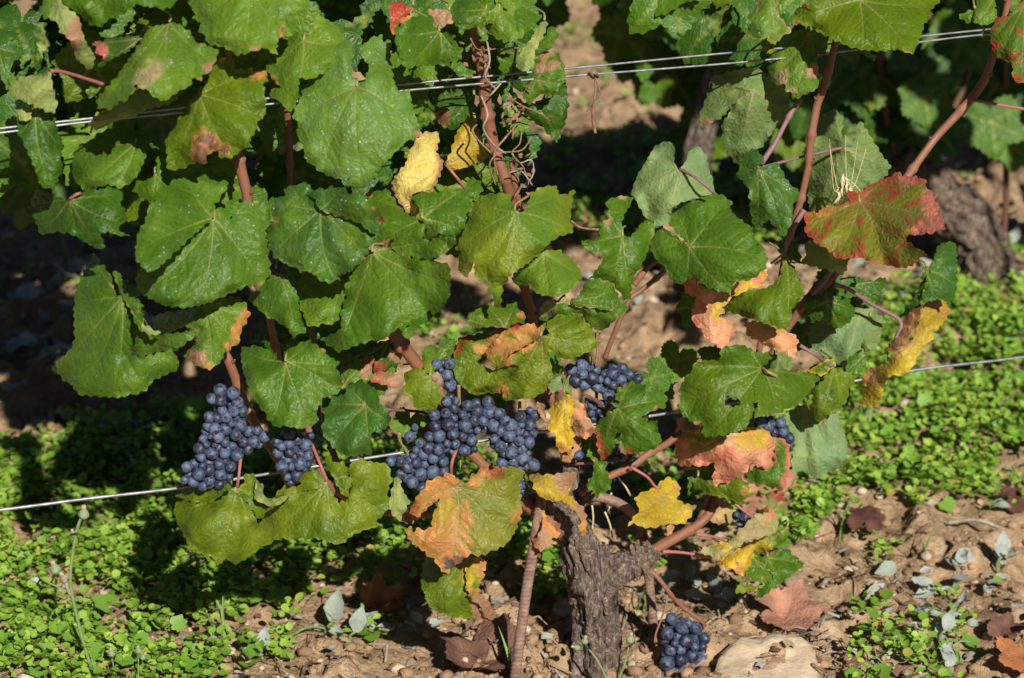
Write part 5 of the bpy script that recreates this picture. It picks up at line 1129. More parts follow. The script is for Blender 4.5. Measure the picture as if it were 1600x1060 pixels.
def other_vine(x, off, label, z_top, h):
    b = np.array([x, ROW * x + off, 0.0])
    e = bpy.data.objects.new('grapevine', None); COL.objects.link(e); e.location = b
    tag(e, label, 'grapevine', 'grapevines')
    return e, b
# the neighbour on the left in the same row
NL, bl_ = other_vine(-1.05, 0.0, 'neighbouring grapevine whose leaves reach in at the left edge', 1, 1)
woody('trunk', [bl_ + np.array(p) for p in ((0, 0, -.03), (0.01, 0, .1), (-.01, 0, .25), (.03, 0, .36))], [.045, .03, .03, .02], NL, 51, 32, .006, .5)
cane([(-420, 900, 0), (-300, 700, 2), (-250, 400, 2), (-240, 100, 2)], 15, parent=NL)
cane([(-420, 900, 0), (-520, 600, 2), (-560, 200, 2)], 15, parent=NL)
scatter(60, -900, -110, -700, 330, -3, 20, NL, (), sc=(1.0, 1.4))  # leaves beyond the left edge, added for the shade they cast
scatter(6, -30, 60, -30, 130, 14, 24, NL, ())
scatter(5, -40, 50, 150, 260, 10, 20, NL, ())
# the neighbour on the right: only its shade and a few leaves come into the picture
NR, br_ = other_vine(1.20, 0.0, 'neighbouring grapevine whose leaves hang in at the upper right corner', 1, 1)
woody('trunk', [br_ + np.array(p) for p in ((0, 0, -.03), (0.01, 0, .1), (-.01, 0, .25), (.03, 0, .36))], [.045, .03, .03, .02], NR, 52, 32, .006, .5)
cane([(2350, 500, 0), (2250, 200, 1), (2180, -200, 1)], 15, parent=NR)
scatter(40, 1800, 2700, -820, -380, -4, 18, NR, (), sc=(1.0, 1.4))
scatter(3, 1570, 1640, -50, 40, 2, 8, NR, ())
scatter(12, 1900, 2500, -380, -150, -4, 16, NR, (), sc=(.9, 1.2))  # out of view, added to dapple the next row with shade
scatter(22, 1150, 1800, -760, -360, -3, 14, NR, (), sc=(1.0, 1.4))  # unseen leaves above the frame, added to shade the soil behind the vine

# the next row behind, out of focus
BACK = 1.42
def px_at(x, y, off): return P(x, y, off)
B1, b1 = other_vine(0.80, BACK, 'blurred grapevine of the next row, at the upper right', 1, 1)
B1.location = G(1545, 425); b1 = np.array(B1.location)
def bpt(x, y, o): return P(x, y, o)
o_b = b1[1] - ROW * b1[0]
woody('trunk', [bpt(1552, 445, o_b), bpt(1540, 420, o_b), bpt(1515, 360, o_b), bpt(1480, 330, o_b), bpt(1440, 290, o_b), bpt(1400, 245, o_b)], [.055, .047, .045, .04, .034, .026], B1, 61, 48, .006, .8, tint=(1.0, .95, .9))
for a in ([(1400, 250), (1380, 150), (1370, 20), (1360, -100)], [(1420, 270), (1500, 150), (1540, 0), (1550, -100)], [(1565, 400), (1572, 300), (1570, 150), (1575, 0)]):
    tube('cane', [bpt(x, y, o_b) for x, y in a], 0.0055, M['cane_dark'], B1, 8, .02)
def bleaf(x, y, o, nrm, spin, sc, pool=None): place_generic((pool or rf.choice(GENM)), P(x, y, o_b + o), nrm, spin, sc, B1)
BIG = generic_leaf_mesh(140, 'g', .058); BIG2 = generic_leaf_mesh(141, 'gd', .058); AUT = generic_leaf_mesh(142, 'ye', .06, 'autumn')
bleaf(1445, 110, -.05, (0.2, -1, .5), 0.2, 1.25, BIG2); bleaf(1500, 60, -.02, (0, -1, .5), -.3, 1.3, BIG)
bleaf(1445, 150, -.10, (0.1, -1, .5), 0.1, .95, BIG); bleaf(1465, 195, -.12, (0.2, -1, .6), 0.5, 1.0, BIG2)
bleaf(1550, 190, -.10, (0, -1, .5), .1, 1.1, BIG); bleaf(1560, 130, 0, (0, -1, .6), -.6, 1.2, BIG2)
bleaf(1370, 180, .02, (-.5, -.6, .8), .3, 1.2, GENM[1]); bleaf(1350, 110, 0, (.3, -.9, .4), 0, 1.2, GENM[1]); bleaf(1340, 120, .05, (0, -1, .5), 0, .7, AUT)
bleaf(1400, 60, .05, (.2, -1, .3), .4, 1.3, GENM[4]); bleaf(1325, 215, 0, (.2, -1, .3), .7, 1.0, GENM[1]); bleaf(1390, 215, 0, (.2, -1, .3), -.5, 1.0, GENM[1])
bleaf(1590, 30, -.05, (.2, -1, .4), 0, 1.2); bleaf(1585, 230, -.02, (.2, -.8, .6), .8, .8)
scatter(40, 1240, 1640, -90, 130, (o_b - .06) * 100, (o_b + .25) * 100, B1, (), sc=(.9, 1.3))
scatter(26, 1250, 1450, 60, 240, (o_b) * 100, (o_b + .3) * 100, B1, (), sc=(.7, 1.0))
B2, b2 = other_vine(0.30, 1.12, 'blurred grapevine of the next row, behind the wires at top centre', 1, 1)
o2 = 1.12
woody('trunk', [b2 + np.array(p) for p in ((0, 0, -.03), (0.01, 0, .1), (-.01, 0, .25), (.03, 0, .45), (.02, 0, .6))], [.03, .022, .02, .018, .012], B2, 62, 24, .01, .5)
scatter(36, 970, 1270, -110, 70, (o2 - .08) * 100, (o2 + .22) * 100, B2, (), sc=(.9, 1.2))
scatter(8, 985, 1070, 60, 130, (o2 - .05) * 100, (o2 + .1) * 100, B2, (), sc=(.7, .9))
scatter(10, 1080, 1250, 90, 225, (o2) * 100, (o2 + .2) * 100, B2, (), sc=(.8, 1.1))
for x, y, sc_ in ((1025, 12, .55), (985, 5, .4), (1135, 30, .6), (960, 35, .45)): place_generic(GENM[2], P(x, y, o2 - .12), (.2, -1, .6), rf.uniform(-1, 1), sc_, B2)
B3, b3 = other_vine(-.35, 1.12, 'blurred grapevine of the next row, in the dark at upper left', 1, 1)
o3 = 1.12
woody('trunk', [b3 + np.array(p) for p in ((0, 0, -.03), (0.01, 0, .1), (-.01, 0, .25), (.03, 0, .45), (.02, 0, .6))], [.04, .03, .027, .022, .012], B3, 63, 24, .01, .5)
HOLE = [(850, 20), (960, 20), (1100, 260), (850, 300)]
scatter(70, -180, 860, -200, 190, (o3 - .10) * 100, (o3 + .22) * 100, B3, [HOLE, [(650, 60), (900, 60), (900, 300), (650, 300)]], sc=(.9, 1.3))
scatter(24, -120, 330, 150, 320, (o3 - .06) * 100, (o3 + .22) * 100, B3, (), sc=(.8, 1.1))
scatter(8, 380, 640, 150, 260, (o3 - .06) * 100, (o3 + .22) * 100, B3, (), sc=(.8, 1.1))

# ------------------------------------------------------------------ ground
def soil():
    k = NT('stony_soil')
    tc = k.n('TexCoord'); p = tc.outputs['Object']
    n = k.noise(p, 3.0, 5); n2 = k.noise(p, 38.0, 6, 0.65); n3 = k.noise(p, 170.0, 4, 0.65)
    c = k.ramp(n2, [(0.28, (0.17, 0.105, 0.06)), (0.48, (0.35, 0.228, 0.128)), (0.62, (0.46, 0.32, 0.195)), (0.78, (0.56, 0.43, 0.29))])
    c = k.mix(k.map(n, 0.4, 0.62, 0, .45), c, (0.33, 0.225, 0.135))
    vo = k.n('TexVoronoi', feature='F1'); vo.inputs['Scale'].default_value = 130.0; k.l(p, vo.inputs['Vector'])
    sp = k.n('SeparateColor'); k.l(vo.outputs['Color'], sp.inputs[0])
    grit = k.math('MULTIPLY', k.map(vo.outputs['Distance'], 0.18, 0.30, 1, 0), k.math('GREATER_THAN', sp.outputs[0], 0.72))
    c = k.mix(k.math('MULTIPLY', grit, .8), c, (0.52, 0.40, 0.26))
    k.l(c, k.b.inputs['Base Color']); k.b.inputs['Roughness'].default_value = 0.95; k.b.inputs['Specular IOR Level'].default_value = 0.1
    h = k.math('ADD', k.math('MULTIPLY', n2, 1.0), k.math('MULTIPLY', n3, 0.4)); h = k.math('ADD', h, k.math('MULTIPLY', grit, .25))
    k.bump(h, 0.9, 0.012)
    return k.m
M['soil'] = soil()
def gz(x, y):
    x = np.asarray(x, float); y = np.asarray(y, float)
    b = 0.05 * (fbm(x * 1.3 + 3, y * 1.3, 41, 3) - 0.5)
    m = fbm(x * 9, y * 9, 43, 3)
    cl = np.clip((fbm(x * 26, y * 26, 47, 3) - 0.45) * 6, 0, 1) * 0.026 * np.clip((m - .35) * 4, 0, 1)
    near = np.exp(-((x / 3.5) ** 2 + ((y - 1.2) / 4.0) ** 2))
    return (b + 0.03 * (m - .5) + cl + 0.018 * (fbm(x * 62, y * 62, 53, 2) - .5)) * near
xs = np.concatenate([-np.geomspace(60, 1.55, 26), np.arange(-1.5, 1.75, 0.009), np.geomspace(1.8, 60, 26)])
ys = np.concatenate([-np.geomspace(60, .35, 22), np.arange(-0.3, 1.7, 0.009), np.arange(1.7, 3.6, 0.016), np.geomspace(3.7, 120, 30)])
gx, gy = np.meshgrid(xs, ys); gzv = gz(gx, gy)
nx, ny = len(xs), len(ys)
i = np.arange(nx - 1)[None, :] + np.arange(ny - 1)[:, None] * nx
q = np.stack([i, i + 1, i + nx + 1, i + nx], -1).reshape(-1, 4)
me = mesh_np('ground', np.stack([gx, gy, gzv], -1).reshape(-1, 3), q, [M['soil']])
tag(obj('ground', me), 'stony brown vineyard soil between the rows', 'soil', None, 'structure')

def GP(px, py, dz=0.0):            # point on the rough ground under a pixel
    p = G(px, py, 0.0)
    for _ in range(3): p = G(px, py, float(gz(p[0], p[1])))
    p[2] += dz
    return p

# --- low weeds (chickweed and speedwell): thousands of small round leaves on short stems
def gpoly(pts): return [tuple(G(x, y)[:2]) for x, y in pts]
DENSE = [([(-120, 690), (60, 690), (190, 640), (300, 640), (420, 700), (640, 700), (820, 760), (840, 900), (640, 930), (420, 960), (250, 1000), (120, 960), (-120, 960)], 1.0),
         ([(-120, 960), (130, 950), (260, 980), (330, 1090), (-120, 1110)], 1.0), ([(300, 1000), (420, 960), (640, 930), (640, 985), (480, 1050), (330, 1090)], .8),
         ([(1230, 640), (1320, 560), (1400, 470), (1470, 455), (1750, 455), (1750, 680), (1560, 700), (1540, 770), (1440, 810), (1330, 770), (1250, 880), (1180, 870)], 1.0),
         ([(1250, 780), (1330, 740), (1420, 820), (1500, 850), (1480, 890), (1380, 880), (1290, 920)], .5),
         ([(960, 700), (1240, 700), (1240, 850), (1000, 850)], .8), ([(880, 60), (980, 60), (1000, 240), (900, 240)], .42), ([(1500, 700), (1700, 680), (1700, 800), (1540, 800)], .35),
         ([(-200, 250), (330, 250), (350, 640), (180, 640), (60, 690), (-200, 690)], .38), ([(640, 480), (760, 480), (760, 560), (640, 560)], .5),
         ([(830, 200), (1250, 240), (1250, 380), (1000, 420), (880, 360)], .8), ([(1250, 230), (1700, 230), (1700, 460), (1400, 460), (1280, 420)], .35),
         ([(1330, 960), (1700, 900), (1700, 1100), (1330, 1100)], .38), ([(840, 880), (900, 880), (890, 960), (830, 960)], .8), ([(970, 880), (1160, 860), (1180, 960), (990, 1000)], .30), ([(900, -200), (1700, -200), (1700, 200), (900, 200)], .3), ([(-300, -200), (900, -200), (900, 250), (-300, 250)], .3)]
DENSE = [(gpoly(p), d) for p, d in DENSE]
def cover(n_try, seed):
    r = np.random.default_rng(seed)
    x = r.uniform(-1.35, 1.45, n_try); y = r.uniform(-0.15, 3.4, n_try)
    d = np.zeros(n_try)
    for p, w in DENSE: d = np.maximum(d, w * in_poly(x, y, p))
    cl = .6 * fbm(x * 6.5, y * 6.5, 71, 3) + .4 * fbm(x * 17, y * 17, 73, 2)
    th = np.clip((cl - (0.70 - 0.36 * d)) * 10, 0, 1) * d
    far = np.clip(1.15 - y * 0.30, 0.3, 1)
    keep = r.random(n_try) < th * far
    return x[keep], y[keep]
def leaf_fan(shape):                # local leaf: tip along +y, cupped
    if shape == 0: o = [(0, 0), (.36, .18), (.5, .5), (.34, .82), (0, 1.02), (-.34, .82), (-.5, .5), (-.36, .18)]
    elif shape == 1: o = [(0, 0), (.28, .2), (.36, .48), (.2, .8), (0, 1.1), (-.2, .8), (-.36, .48), (-.28, .2)]
    else: o = [(0, .08), (.42, -.02), (.62, .35), (.45, .62), (.3, .98), (0, .86), (-.3, .98), (-.45, .62), (-.62, .35), (-.42, -.02)]
    v = [(0, .5, 0)] + [(a, b, .16 * abs(a) + .05 * b) for a, b in o]
    n = len(o)
    return np.array(v) - np.array([0, 0, 0]), np.array([(0, 1 + k, 1 + (k + 1) % n) for k in range(n)])
SH = [leaf_fan(s) for s in range(3)]
cx, cy = cover(80000, 5)
print('cover plants', len(cx))
VV = []; FF = []; CC = []; nb = 0
cr = np.random.default_rng(9)
for sidx in range(3):
    sel = cr.random(len(cx)); 
plant_shape = cr.choice([0, 0, 0, 1, 1, 2], len(cx))
for sidx, (lv, lf) in enumerate(SH):
    ids = np.where(plant_shape == sidx)[0]
    X = []; A = []; TL = []; SZ = []; HC = []
    for pid in ids:
        m = cr.integers(4, 8) if sidx < 2 else cr.integers(1, 3)
        a0 = cr.uniform(0, 6.28); base = np.array([cx[pid], cy[pid]]); hh = cr.uniform(.008, .035) + .03 * vnoise(np.array(cx[pid] * 9), np.array(cy[pid] * 9), 88)
        tone = cr.uniform(0, 1)
        for j in range(m):
            a = a0 + j * 1.62 + cr.uniform(-.3, .3)
            lev = hh * (0.55 + 0.45 * (j // 2) / 3)
            rad = cr.uniform(0.000, 0.010)
            X.append((base[0] + rad * math.sin(-a), base[1] + rad * math.cos(a), lev)); A.append(a); TL.append(cr.uniform(-.55, .85)); SZ.append(cr.uniform(.0055, .0135) * (1.8 if sidx == 2 else 1)); HC.append(tone)
    if not X: continue
    X = np.array(X); A = np.array(A); TL = np.array(TL); SZ = np.array(SZ); HC = np.array(HC)
    X[:, 2] += gz(X[:, 0], X[:, 1])
    L = lv[None] * SZ[:, None, None]
    ct, st_ = np.cos(TL)[:, None], np.sin(TL)[:, None]
    y2 = L[..., 1] * ct - L[..., 2] * st_; z2 = L[..., 1] * st_ + L[..., 2] * ct
    ro = cr.uniform(-.6, .6, len(A))[:, None]
    x2 = L[..., 0] * np.cos(ro) + z2 * np.sin(ro); z2 = -L[..., 0] * np.sin(ro) + z2 * np.cos(ro)
    ca, sa = np.cos(A)[:, None], np.sin(A)[:, None]
    w = np.stack([x2 * ca - y2 * sa + X[:, None, 0], x2 * sa + y2 * ca + X[:, None, 1], z2 + X[:, None, 2]], -1)
    nv = lv.shape[0]
    VV.append(w.reshape(-1, 3)); FF.append((lf[None] + (np.arange(len(A)) * nv)[:, None, None] + nb).reshape(-1, 3))
    c0 = np.array([0.125, 0.25, 0.022]); c1 = np.array([0.31, 0.45, 0.065]) if sidx < 2 else np.array([0.18, 0.34, 0.05])
    tone = np.clip(HC + cr.uniform(-.4, .4, len(A)), 0, 1)
    cc = c0 + (c1 - c0) * tone[:, None]
    yel = cr.random(len(A)) < 0.02; cc[yel] = (0.35, 0.30, 0.06)
    CC.append(np.repeat(cc, nv, 0)); nb += len(A) * nv
# short stems
def weed_mat():
    k = NT('weed_leaf'); at = k.n('Attribute', attribute_name='col')
    k.l(at.outputs['Color'], k.b.inputs['Base Color']); k.b.inputs['Roughness'].default_value = 0.5; k.b.inputs['Specular IOR Level'].default_value = 0.35
    tr = k.n('BsdfTranslucent'); tc = k.mix(1.0, at.outputs['Color'], (1.4, 1.4, .6), 'MULTIPLY'); k.l(tc, tr.inputs['Color'])
    ms = k.n('MixShader'); ms.inputs[0].default_value = .25; k.l(k.b.outputs[0], ms.inputs[1]); k.l(tr.outputs[0], ms.inputs[2]); k.l(ms.outputs[0], k.out.inputs['Surface'])
    return k.m
M['weed'] = weed_mat()
me = mesh_np('ground_cover', np.vstack(VV), np.vstack(FF), [M['weed']])
set_attr(me, 'col', np.vstack(CC))
print('cover tris', len(me.polygons))
tag(obj('ground_cover', me), 'bright green low weeds with small round leaves carpeting the soil', 'weeds', None, 'stuff')

# --- gravel and crumbs of soil
def pebble(seed, sub=2, flat=.6):
    bm = bmesh.new(); bmesh.ops.create_icosphere(bm, subdivisions=sub, radius=1)
    for v in bm.verts:
        d = v.co.normalized(); v.co = d * (0.68 + 0.5 * float(fbm(np.array(d.x * 1.3 + 4), np.array(d.y * 1.3 + d.z * 1.7 + 4), seed, 3))); v.co.z *= flat
    vs = np.array([tuple(v.co) for v in bm.verts]); fs = np.array([[q.index for q in f.verts] for f in bm.faces]); bm.free(); return vs, fs
PB = [pebble(200 + i, 1) for i in range(6)]
VV = []; FF = []; nb = 0; CC = []
pr = np.random.default_rng(4)
n = 12000
x = pr.uniform(-1.2, 1.35, n); y = -.15 + 3.0 * pr.random(n) ** 2.0
for j in range(n):
    s = pr.uniform(.0018, .0055) if pr.random() < .82 else pr.uniform(.006, .014)
    vs, fs = PB[j % 6]; a = pr.uniform(0, 6.28); c_, s_ = math.cos(a), math.sin(a)
    w = vs * s * np.array([1, pr.uniform(.6, 1), 1]); w = np.stack([w[:, 0] * c_ - w[:, 1] * s_ + x[j], w[:, 0] * s_ + w[:, 1] * c_ + y[j], w[:, 2]], 1)
    w[:, 2] += float(gz(x[j], y[j])) + s * .25
    VV.append(w); FF.append(fs + nb); nb += len(w)
    cc = np.array([0.34, 0.215, 0.125]) * pr.uniform(.6, 1.25) if pr.random() < .8 else np.array([.5, .41, .29]) * pr.uniform(.8, 1.15)
    CC.append(np.repeat(cc[None], len(w), 0))
def peb_mat():
    k = NT('gravel_stone'); at = k.n('Attribute', attribute_name='col'); tc = k.n('TexCoord'); n = k.noise(tc.outputs['Object'], 160, 4)
    k.l(k.mix(k.map(n, .3, .7, 0, .5), at.outputs['Color'], (.6, .55, .5), 'MULTIPLY'), k.b.inputs['Base Color']); k.b.inputs['Roughness'].default_value = .95; k.b.inputs['Specular IOR Level'].default_value = .1; k.bump(n, .6, .003); return k.m
M['gravel'] = peb_mat()
me = mesh_np('gravel', np.vstack(VV), np.vstack(FF), [M['gravel']]); set_attr(me, 'col', np.vstack(CC))
tag(obj('gravel', me), 'loose grit and crumbs of earth strewn over the soil', 'gravel', None, 'stuff')

# --- straw, leaf crumbs and fibres lying about
VV = []; FF = []; CC = []; nb = 0
for j in range(7500):
    x_, y_ = pr.uniform(-1.1, 1.25), -.2 + 2.6 * pr.random() ** 1.8
    if fbm(np.array(x_ * 5), np.array(y_ * 5), 91, 2) < .42: continue
    a = pr.uniform(0, 6.28); L_ = pr.uniform(.008, .05) if pr.random() < .55 else pr.uniform(.005, .014); w_ = pr.uniform(.0006, .0014) if L_ > .016 else pr.uniform(.002, .006)
    z_ = float(gz(x_, y_)) + pr.uniform(.002, .010); t_ = pr.uniform(-.3, .3); b_ = pr.uniform(-.3, .3) * L_
    dx, dy = math.cos(a), math.sin(a)
    q_ = [(-.5, 0), (0, 1), (.5, 0)]
    w3 = []
    for tt, bb in q_:
        cxx, cyy, czz = x_ + dx * L_ * tt - dy * b_ * bb, y_ + dy * L_ * tt + dx * b_ * bb, z_ + L_ * tt * t_ + (abs(bb) * .15 * L_)
        w3 += [(cxx - dy * w_, cyy + dx * w_, czz), (cxx + dy * w_, cyy - dx * w_, czz + w_ * .6)]
    VV.append(w3); FF += [(nb, nb + 1, nb + 3, nb + 2), (nb + 2, nb + 3, nb + 5, nb + 4)]; nb += 6
    cc = [(0.40, .31, .19), (.22, .13, .085), (.34, .33, .28), (.14, .08, .055)][pr.integers(0, 4)]
    CC.append(np.repeat(np.array(cc)[None] * pr.uniform(.7, 1.2), 6, 0))
me = mesh_np('litter', np.vstack(VV), np.array(FF), [M['gravel']]); set_attr(me, 'col', np.vstack(CC))
tag(obj('litter', me), 'bits of straw and crumbled dead leaf strewn over the soil', 'litter', None, 'stuff')

# --- stones one can pick out
M['stone'] = simple('limestone', (0.40, 0.29, 0.18), (0.62, 0.50, 0.35), 22, .9, .8, .006)
SM = []
def rock(seed):
    vs, fs = pebble(seed, 5, .55); r_ = random.Random(seed)
    for _ in range(9):                       # broken faces
        n_ = np.array([r_.gauss(0, 1), r_.gauss(0, 1), r_.gauss(0, .7)]); n_ /= np.linalg.norm(n_); d_ = vs @ n_; lim = np.percentile(d_, r_.uniform(72, 92)); vs = vs - np.clip(d_ - lim, 0, None)[:, None] * n_ * .88
    n_ = vs / np.linalg.norm(vs, axis=1)[:, None]
    return vs + n_ * (.09 * (fbm(vs[:, 0] * 4 + 9 + vs[:, 2] * 3, vs[:, 1] * 4 + 9, seed, 4) - .5))[:, None], fs
for i_ in range(5):
    vs, fs = rock(300 + i_); SM.append(mesh_np('stone', vs, fs, [M['stone']]))
def stone(px, py, w, lab, k=0, flat=1.0, group=None):
    p = GP(px, py); o = obj('stone', SM[k % 5]); d = float(np.linalg.norm(p - CAM))
    s = w / FPX * d / 2 / 0.92
    o.scale = (s, s * .8, s * .8 * flat); o.location = (p[0], p[1], p[2] + s * .12); o.rotation_euler = (0.1 * k, 0.07 * k, k * 1.3)
    tag(o, lab, 'stone', group)
def slab():
    ring = [GP(x_, y_) for x_, y_ in ((1112, 1085), (1122, 1050), (1150, 1034), (1205, 1026), (1255, 1030), (1274, 1048), (1280, 1085), (1262, 1125), (1180, 1140), (1130, 1125))]
    bm = bmesh.new(); c_ = sum(ring) / len(ring); rings = []
    for sc_, h_ in ((1.02, -.02), (1.0, .010), (.97, .020), (.88, .0245), (.6, .026), (.3, .0265)):
        rings.append([bm.verts.new((c_[0] + (p[0] - c_[0]) * sc_, c_[1] + (p[1] - c_[1]) * sc_, h_ * .9 + .004 + .10 * (p[1] - c_[1]) * sc_ + c_[2])) for p in ring])
    for a_, b_ in zip(rings, rings[1:]):
        for i in range(len(ring)): bm.faces.new((a_[i], a_[(i + 1) % len(ring)], b_[(i + 1) % len(ring)], b_[i]))
    bm.faces.new(rings[-1])
    bmesh.ops.subdivide_edges(bm, edges=bm.edges[:], cuts=3, use_grid_fill=True)
    for v in bm.verts:
        d_ = (fbm(np.array(v.co.x * 45), np.array(v.co.y * 45), 5, 4) - .5) * .014 + (math.floor(float(fbm(np.array(v.co.x * 22), np.array(v.co.y * 30), 8, 2)) * 6) / 6 - .5) * .010
        v.co.z += float(d_); v.co.x += float(vnoise(np.array(v.co.y * 80), np.array(v.co.z * 80), 3) - .5) * .006
    bmesh.ops.recalc_face_normals(bm, faces=bm.faces[:])
    me = bpy.data.meshes.new('stone'); 
    for v in bm.verts: v.co -= Vector(c_)
    bm.to_mesh(me); bm.free(); me.materials.append(M['stone'])
    for p in me.polygons: p.use_smooth = True
    tag(obj('stone', me, None, c_), 'large flat pale limestone slab at the bottom edge right of the grapes', 'stone')
slab()
stone(1237, 915, 50, 'pale stone below the drooping leaf tip right of the trunk', 1)
stone(1222, 932, 34, 'small pale stone just in front of the paler stone under the leaf tip', 2)
stone(1075, 470, 30, 'white stone on the sunlit soil below the round green leaf', 3)
stone(1030, 385, 34, 'blurred stone behind the folded green leaf at right of centre', 4)
for i_, (a, b, w) in enumerate([(1330, 790, 18), (1420, 900, 16), (1470, 960, 20), (1505, 930, 14), (1395, 1000, 14), (1450, 1040, 18), (1150, 1010, 26), (1120, 985, 22), (1130, 940, 20), (1000, 1000, 16), (985, 960, 14), (700, 1020, 18), (640, 1040, 26), (560, 1050, 30), (500, 1045, 22),
                             (775, 980, 18), (720, 985, 14), (230, 930, 20), (190, 935, 14), (1350, 830, 14), (905, 70, 12), (1010, 470, 26), (960, 505, 22), (1000, 540, 24), (1060, 520, 20), (940, 165, 18), (980, 150, 22), (1020, 175, 20), (720, 450, 22), (745, 470, 16), (1480, 700, 16), (1560, 850, 20), (1540, 900, 18), (1290, 1010, 16), (1320, 1035, 20)]):
    stone(a, b, w, 'small rough stone or clod lying on the bare soil', i_, 1.0, 'small stones on the bare soil')

# --- fallen vine leaves
FALL = {k: generic_leaf_mesh(s, c, .06, 'dry', cu, cup=cp) for k, s, c, cu, cp in (('pink', 401, (0.34, 0.165, 0.11), -.25, .3), ('dark', 402, (0.10, 0.042, 0.034), 1.2, .5), ('brown', 403, (0.15, 0.075, 0.055), -.5, .4), ('orange', 404, (0.36, 0.14, 0.06), -.7, .7))}
def fallen(px, py, kind, spin, sc, lab, tilt=(0, 0), dz=.012):
    p = GP(px, py, dz)
    o = place_generic(FALL[kind], p, (tilt[0], tilt[1], 1), spin, sc, None, 'fallen_leaf'); tag(o, lab, 'dead leaf'); return o
fallen(1222, 985, 'pink', 1.2, .9, 'pinkish brown dry vine leaf on the ground right of the grapes', (.1, -.22), .022)
fallen(1352, 832, 'dark', 3.0, .52, 'crumpled dark red dead leaf between the weeds at right', (-.1, -.6), .02)
fallen(748, 1035, 'brown', .4, 1.0, 'dull purple brown dead leaf left of the leaning steel stake', (0, -.25), .012)
fallen(592, 965, 'orange', 2.0, .55, 'small orange brown dead leaf in the shade under the vine', (.2, -.8), .02)
fallen(1598, 1045, 'orange', .7, .7, 'reddish dead leaf at the bottom right corner', (-.3, -.5), .02)
fallen(1585, 800, 'dark', 1.7, .5, 'dark brown dead leaf at the right edge beside the weeds', (0, -.5), .02)
fallen(1565, 1000, 'brown', 2.7, .4, 'small brown scrap of leaf among grey leaves at lower right', (0, -.5), .01)
fallen(1060, 505, 'orange', 1.0, .4, 'blurred orange dead leaf on the soil below the round leaf', (0, -.5), .01)
fallen(95, 660, 'brown', 1.0, .6, 'dim brown dead leaf in the shade at left', (0, -.5), .01)
fallen(1180, 800, 'pink', 2.0, .9, 'pinkish dead leaf on the ground behind the right arm', (0, -.7), .03)

# --- pale withered bindweed leaves
def withered_mesh(seed):
    r = random.Random(seed); n = 9; v = []; f = []; bend = r.uniform(-.5, .9); cup = r.uniform(0, .45); tw = r.uniform(-.8, .8)
    for i in range(n):
        t = i / (n - 1); w = .27 * math.sin(math.pi * min(1, (t * .92 + .06)) ** .8) * (1 if t < .9 else .8)
        z = bend * .35 * t * t + .06 * math.sin(7 * t + seed)
        for j in range(5):
            s = (j - 2) / 2; a = tw * t
            xx = s * w * (1 + r.uniform(-.12, .12)); zz = cup * abs(s) ** 1.6 * w + r.uniform(-.012, .012)
            v.append((xx * math.cos(a) - zz * math.sin(a), t, z + xx * math.sin(a) + zz * math.cos(a)))
    for i in range(n - 1):
        for j in range(4): q = i * 5 + j; f.append((q, q + 1, q + 6, q + 5))
    me = mesh_np('withered_leaf', v, f, [M['withered']]); return me
def withered_mat():
    k = NT('withered_leaf'); tc = k.n('TexCoord'); oi = k.n('ObjectInfo')
    n = k.noise(tc.outputs['Object'], 5, 4); n2 = k.noise(tc.outputs['Object'], 34, 3, .7)
    c = k.ramp(n, [(.3, (.30, .34, .30)), (.55, (.47, .50, .45)), (.8, (.38, .36, .29))])
    c = k.mix(k.map(n2, .55, .68, 0, .5), c, (.20, .21, .17))
    c = k.mix(k.map(oi.outputs['Random'], .6, 1, 0, .55), c, (.28, .34, .22))
    k.l(c, k.b.inputs['Base Color']); k.b.inputs['Roughness'].default_value = .9; k.b.inputs['Specular IOR Level'].default_value = .1
    tr = k.n('BsdfTranslucent'); k.l(c, tr.inputs['Color']); ms = k.n('MixShader'); ms.inputs[0].default_value = .2
    k.l(k.b.outputs[0], ms.inputs[1]); k.l(tr.outputs[0], ms.inputs[2]); k.l(ms.outputs[0], k.out.inputs['Surface'])
    k.bump(n2, .4, .02); return k.m
M['withered'] = withered_mat()
WM = [withered_mesh(i) for i in range(8)]
wr = random.Random(31)
def withered(px, py, L, lab, group, dz=None, up=None):
    p = GP(px, py); o = obj('withered_leaf', WM[wr.randrange(8)]); s = L / FPX * float(np.linalg.norm(p - CAM))
    o.scale = (s, s, s); o.location = (p[0], p[1], p[2] + (wr.uniform(.003, .02) if dz is None else dz))
    o.rotation_euler = (wr.uniform(-.25, .45) if up is None else up, wr.uniform(-.6, .6), wr.uniform(0, 6.28)); tag(o, lab, 'dried leaf', group); return o
def wgroup(n, cx_, cy_, rx, ry, L, lab, grp):
    for _ in range(n): withered(wr.gauss(cx_, rx), wr.gauss(cy_, ry), wr.uniform(*L), lab, grp)
wgroup(44, 130, 590, 95, 60, (34, 72), 'pale withered leaf in the dark shade below the lowest left leaves', 'withered leaves in the shade at left')
wgroup(14, 70, 470, 60, 40, (30, 60), 'grey withered leaf in the deep shade at the left edge', 'withered leaves at the left edge')
wgroup(26, 1410, 470, 40, 38, (22, 46), 'pale withered leaf on sunlit soil left of the yellow leaf', 'withered leaves behind the yellow leaf')
wgroup(16, 1530, 430, 60, 40, (20, 44), 'greyish withered leaf near the trunk in the next row', 'withered leaves at the next row')
wgroup(40, 1480, 960, 75, 50, (22, 50), 'pale grey withered leaf scattered on the soil at lower right', 'withered leaves at lower right')
wgroup(12, 1120, 920, 50, 22, (24, 48), 'pale withered leaf on the soil right of the trunk', 'withered leaves right of the trunk')
wgroup(10, 400, 1020, 90, 18, (24, 46), 'grey withered leaf at the bottom edge under the green weeds', 'withered leaves at bottom left')
wgroup(8, 620, 1000, 60, 20, (20, 40), 'grey withered leaf in the shade left of the dead purple leaf', 'withered leaves left of the stake')
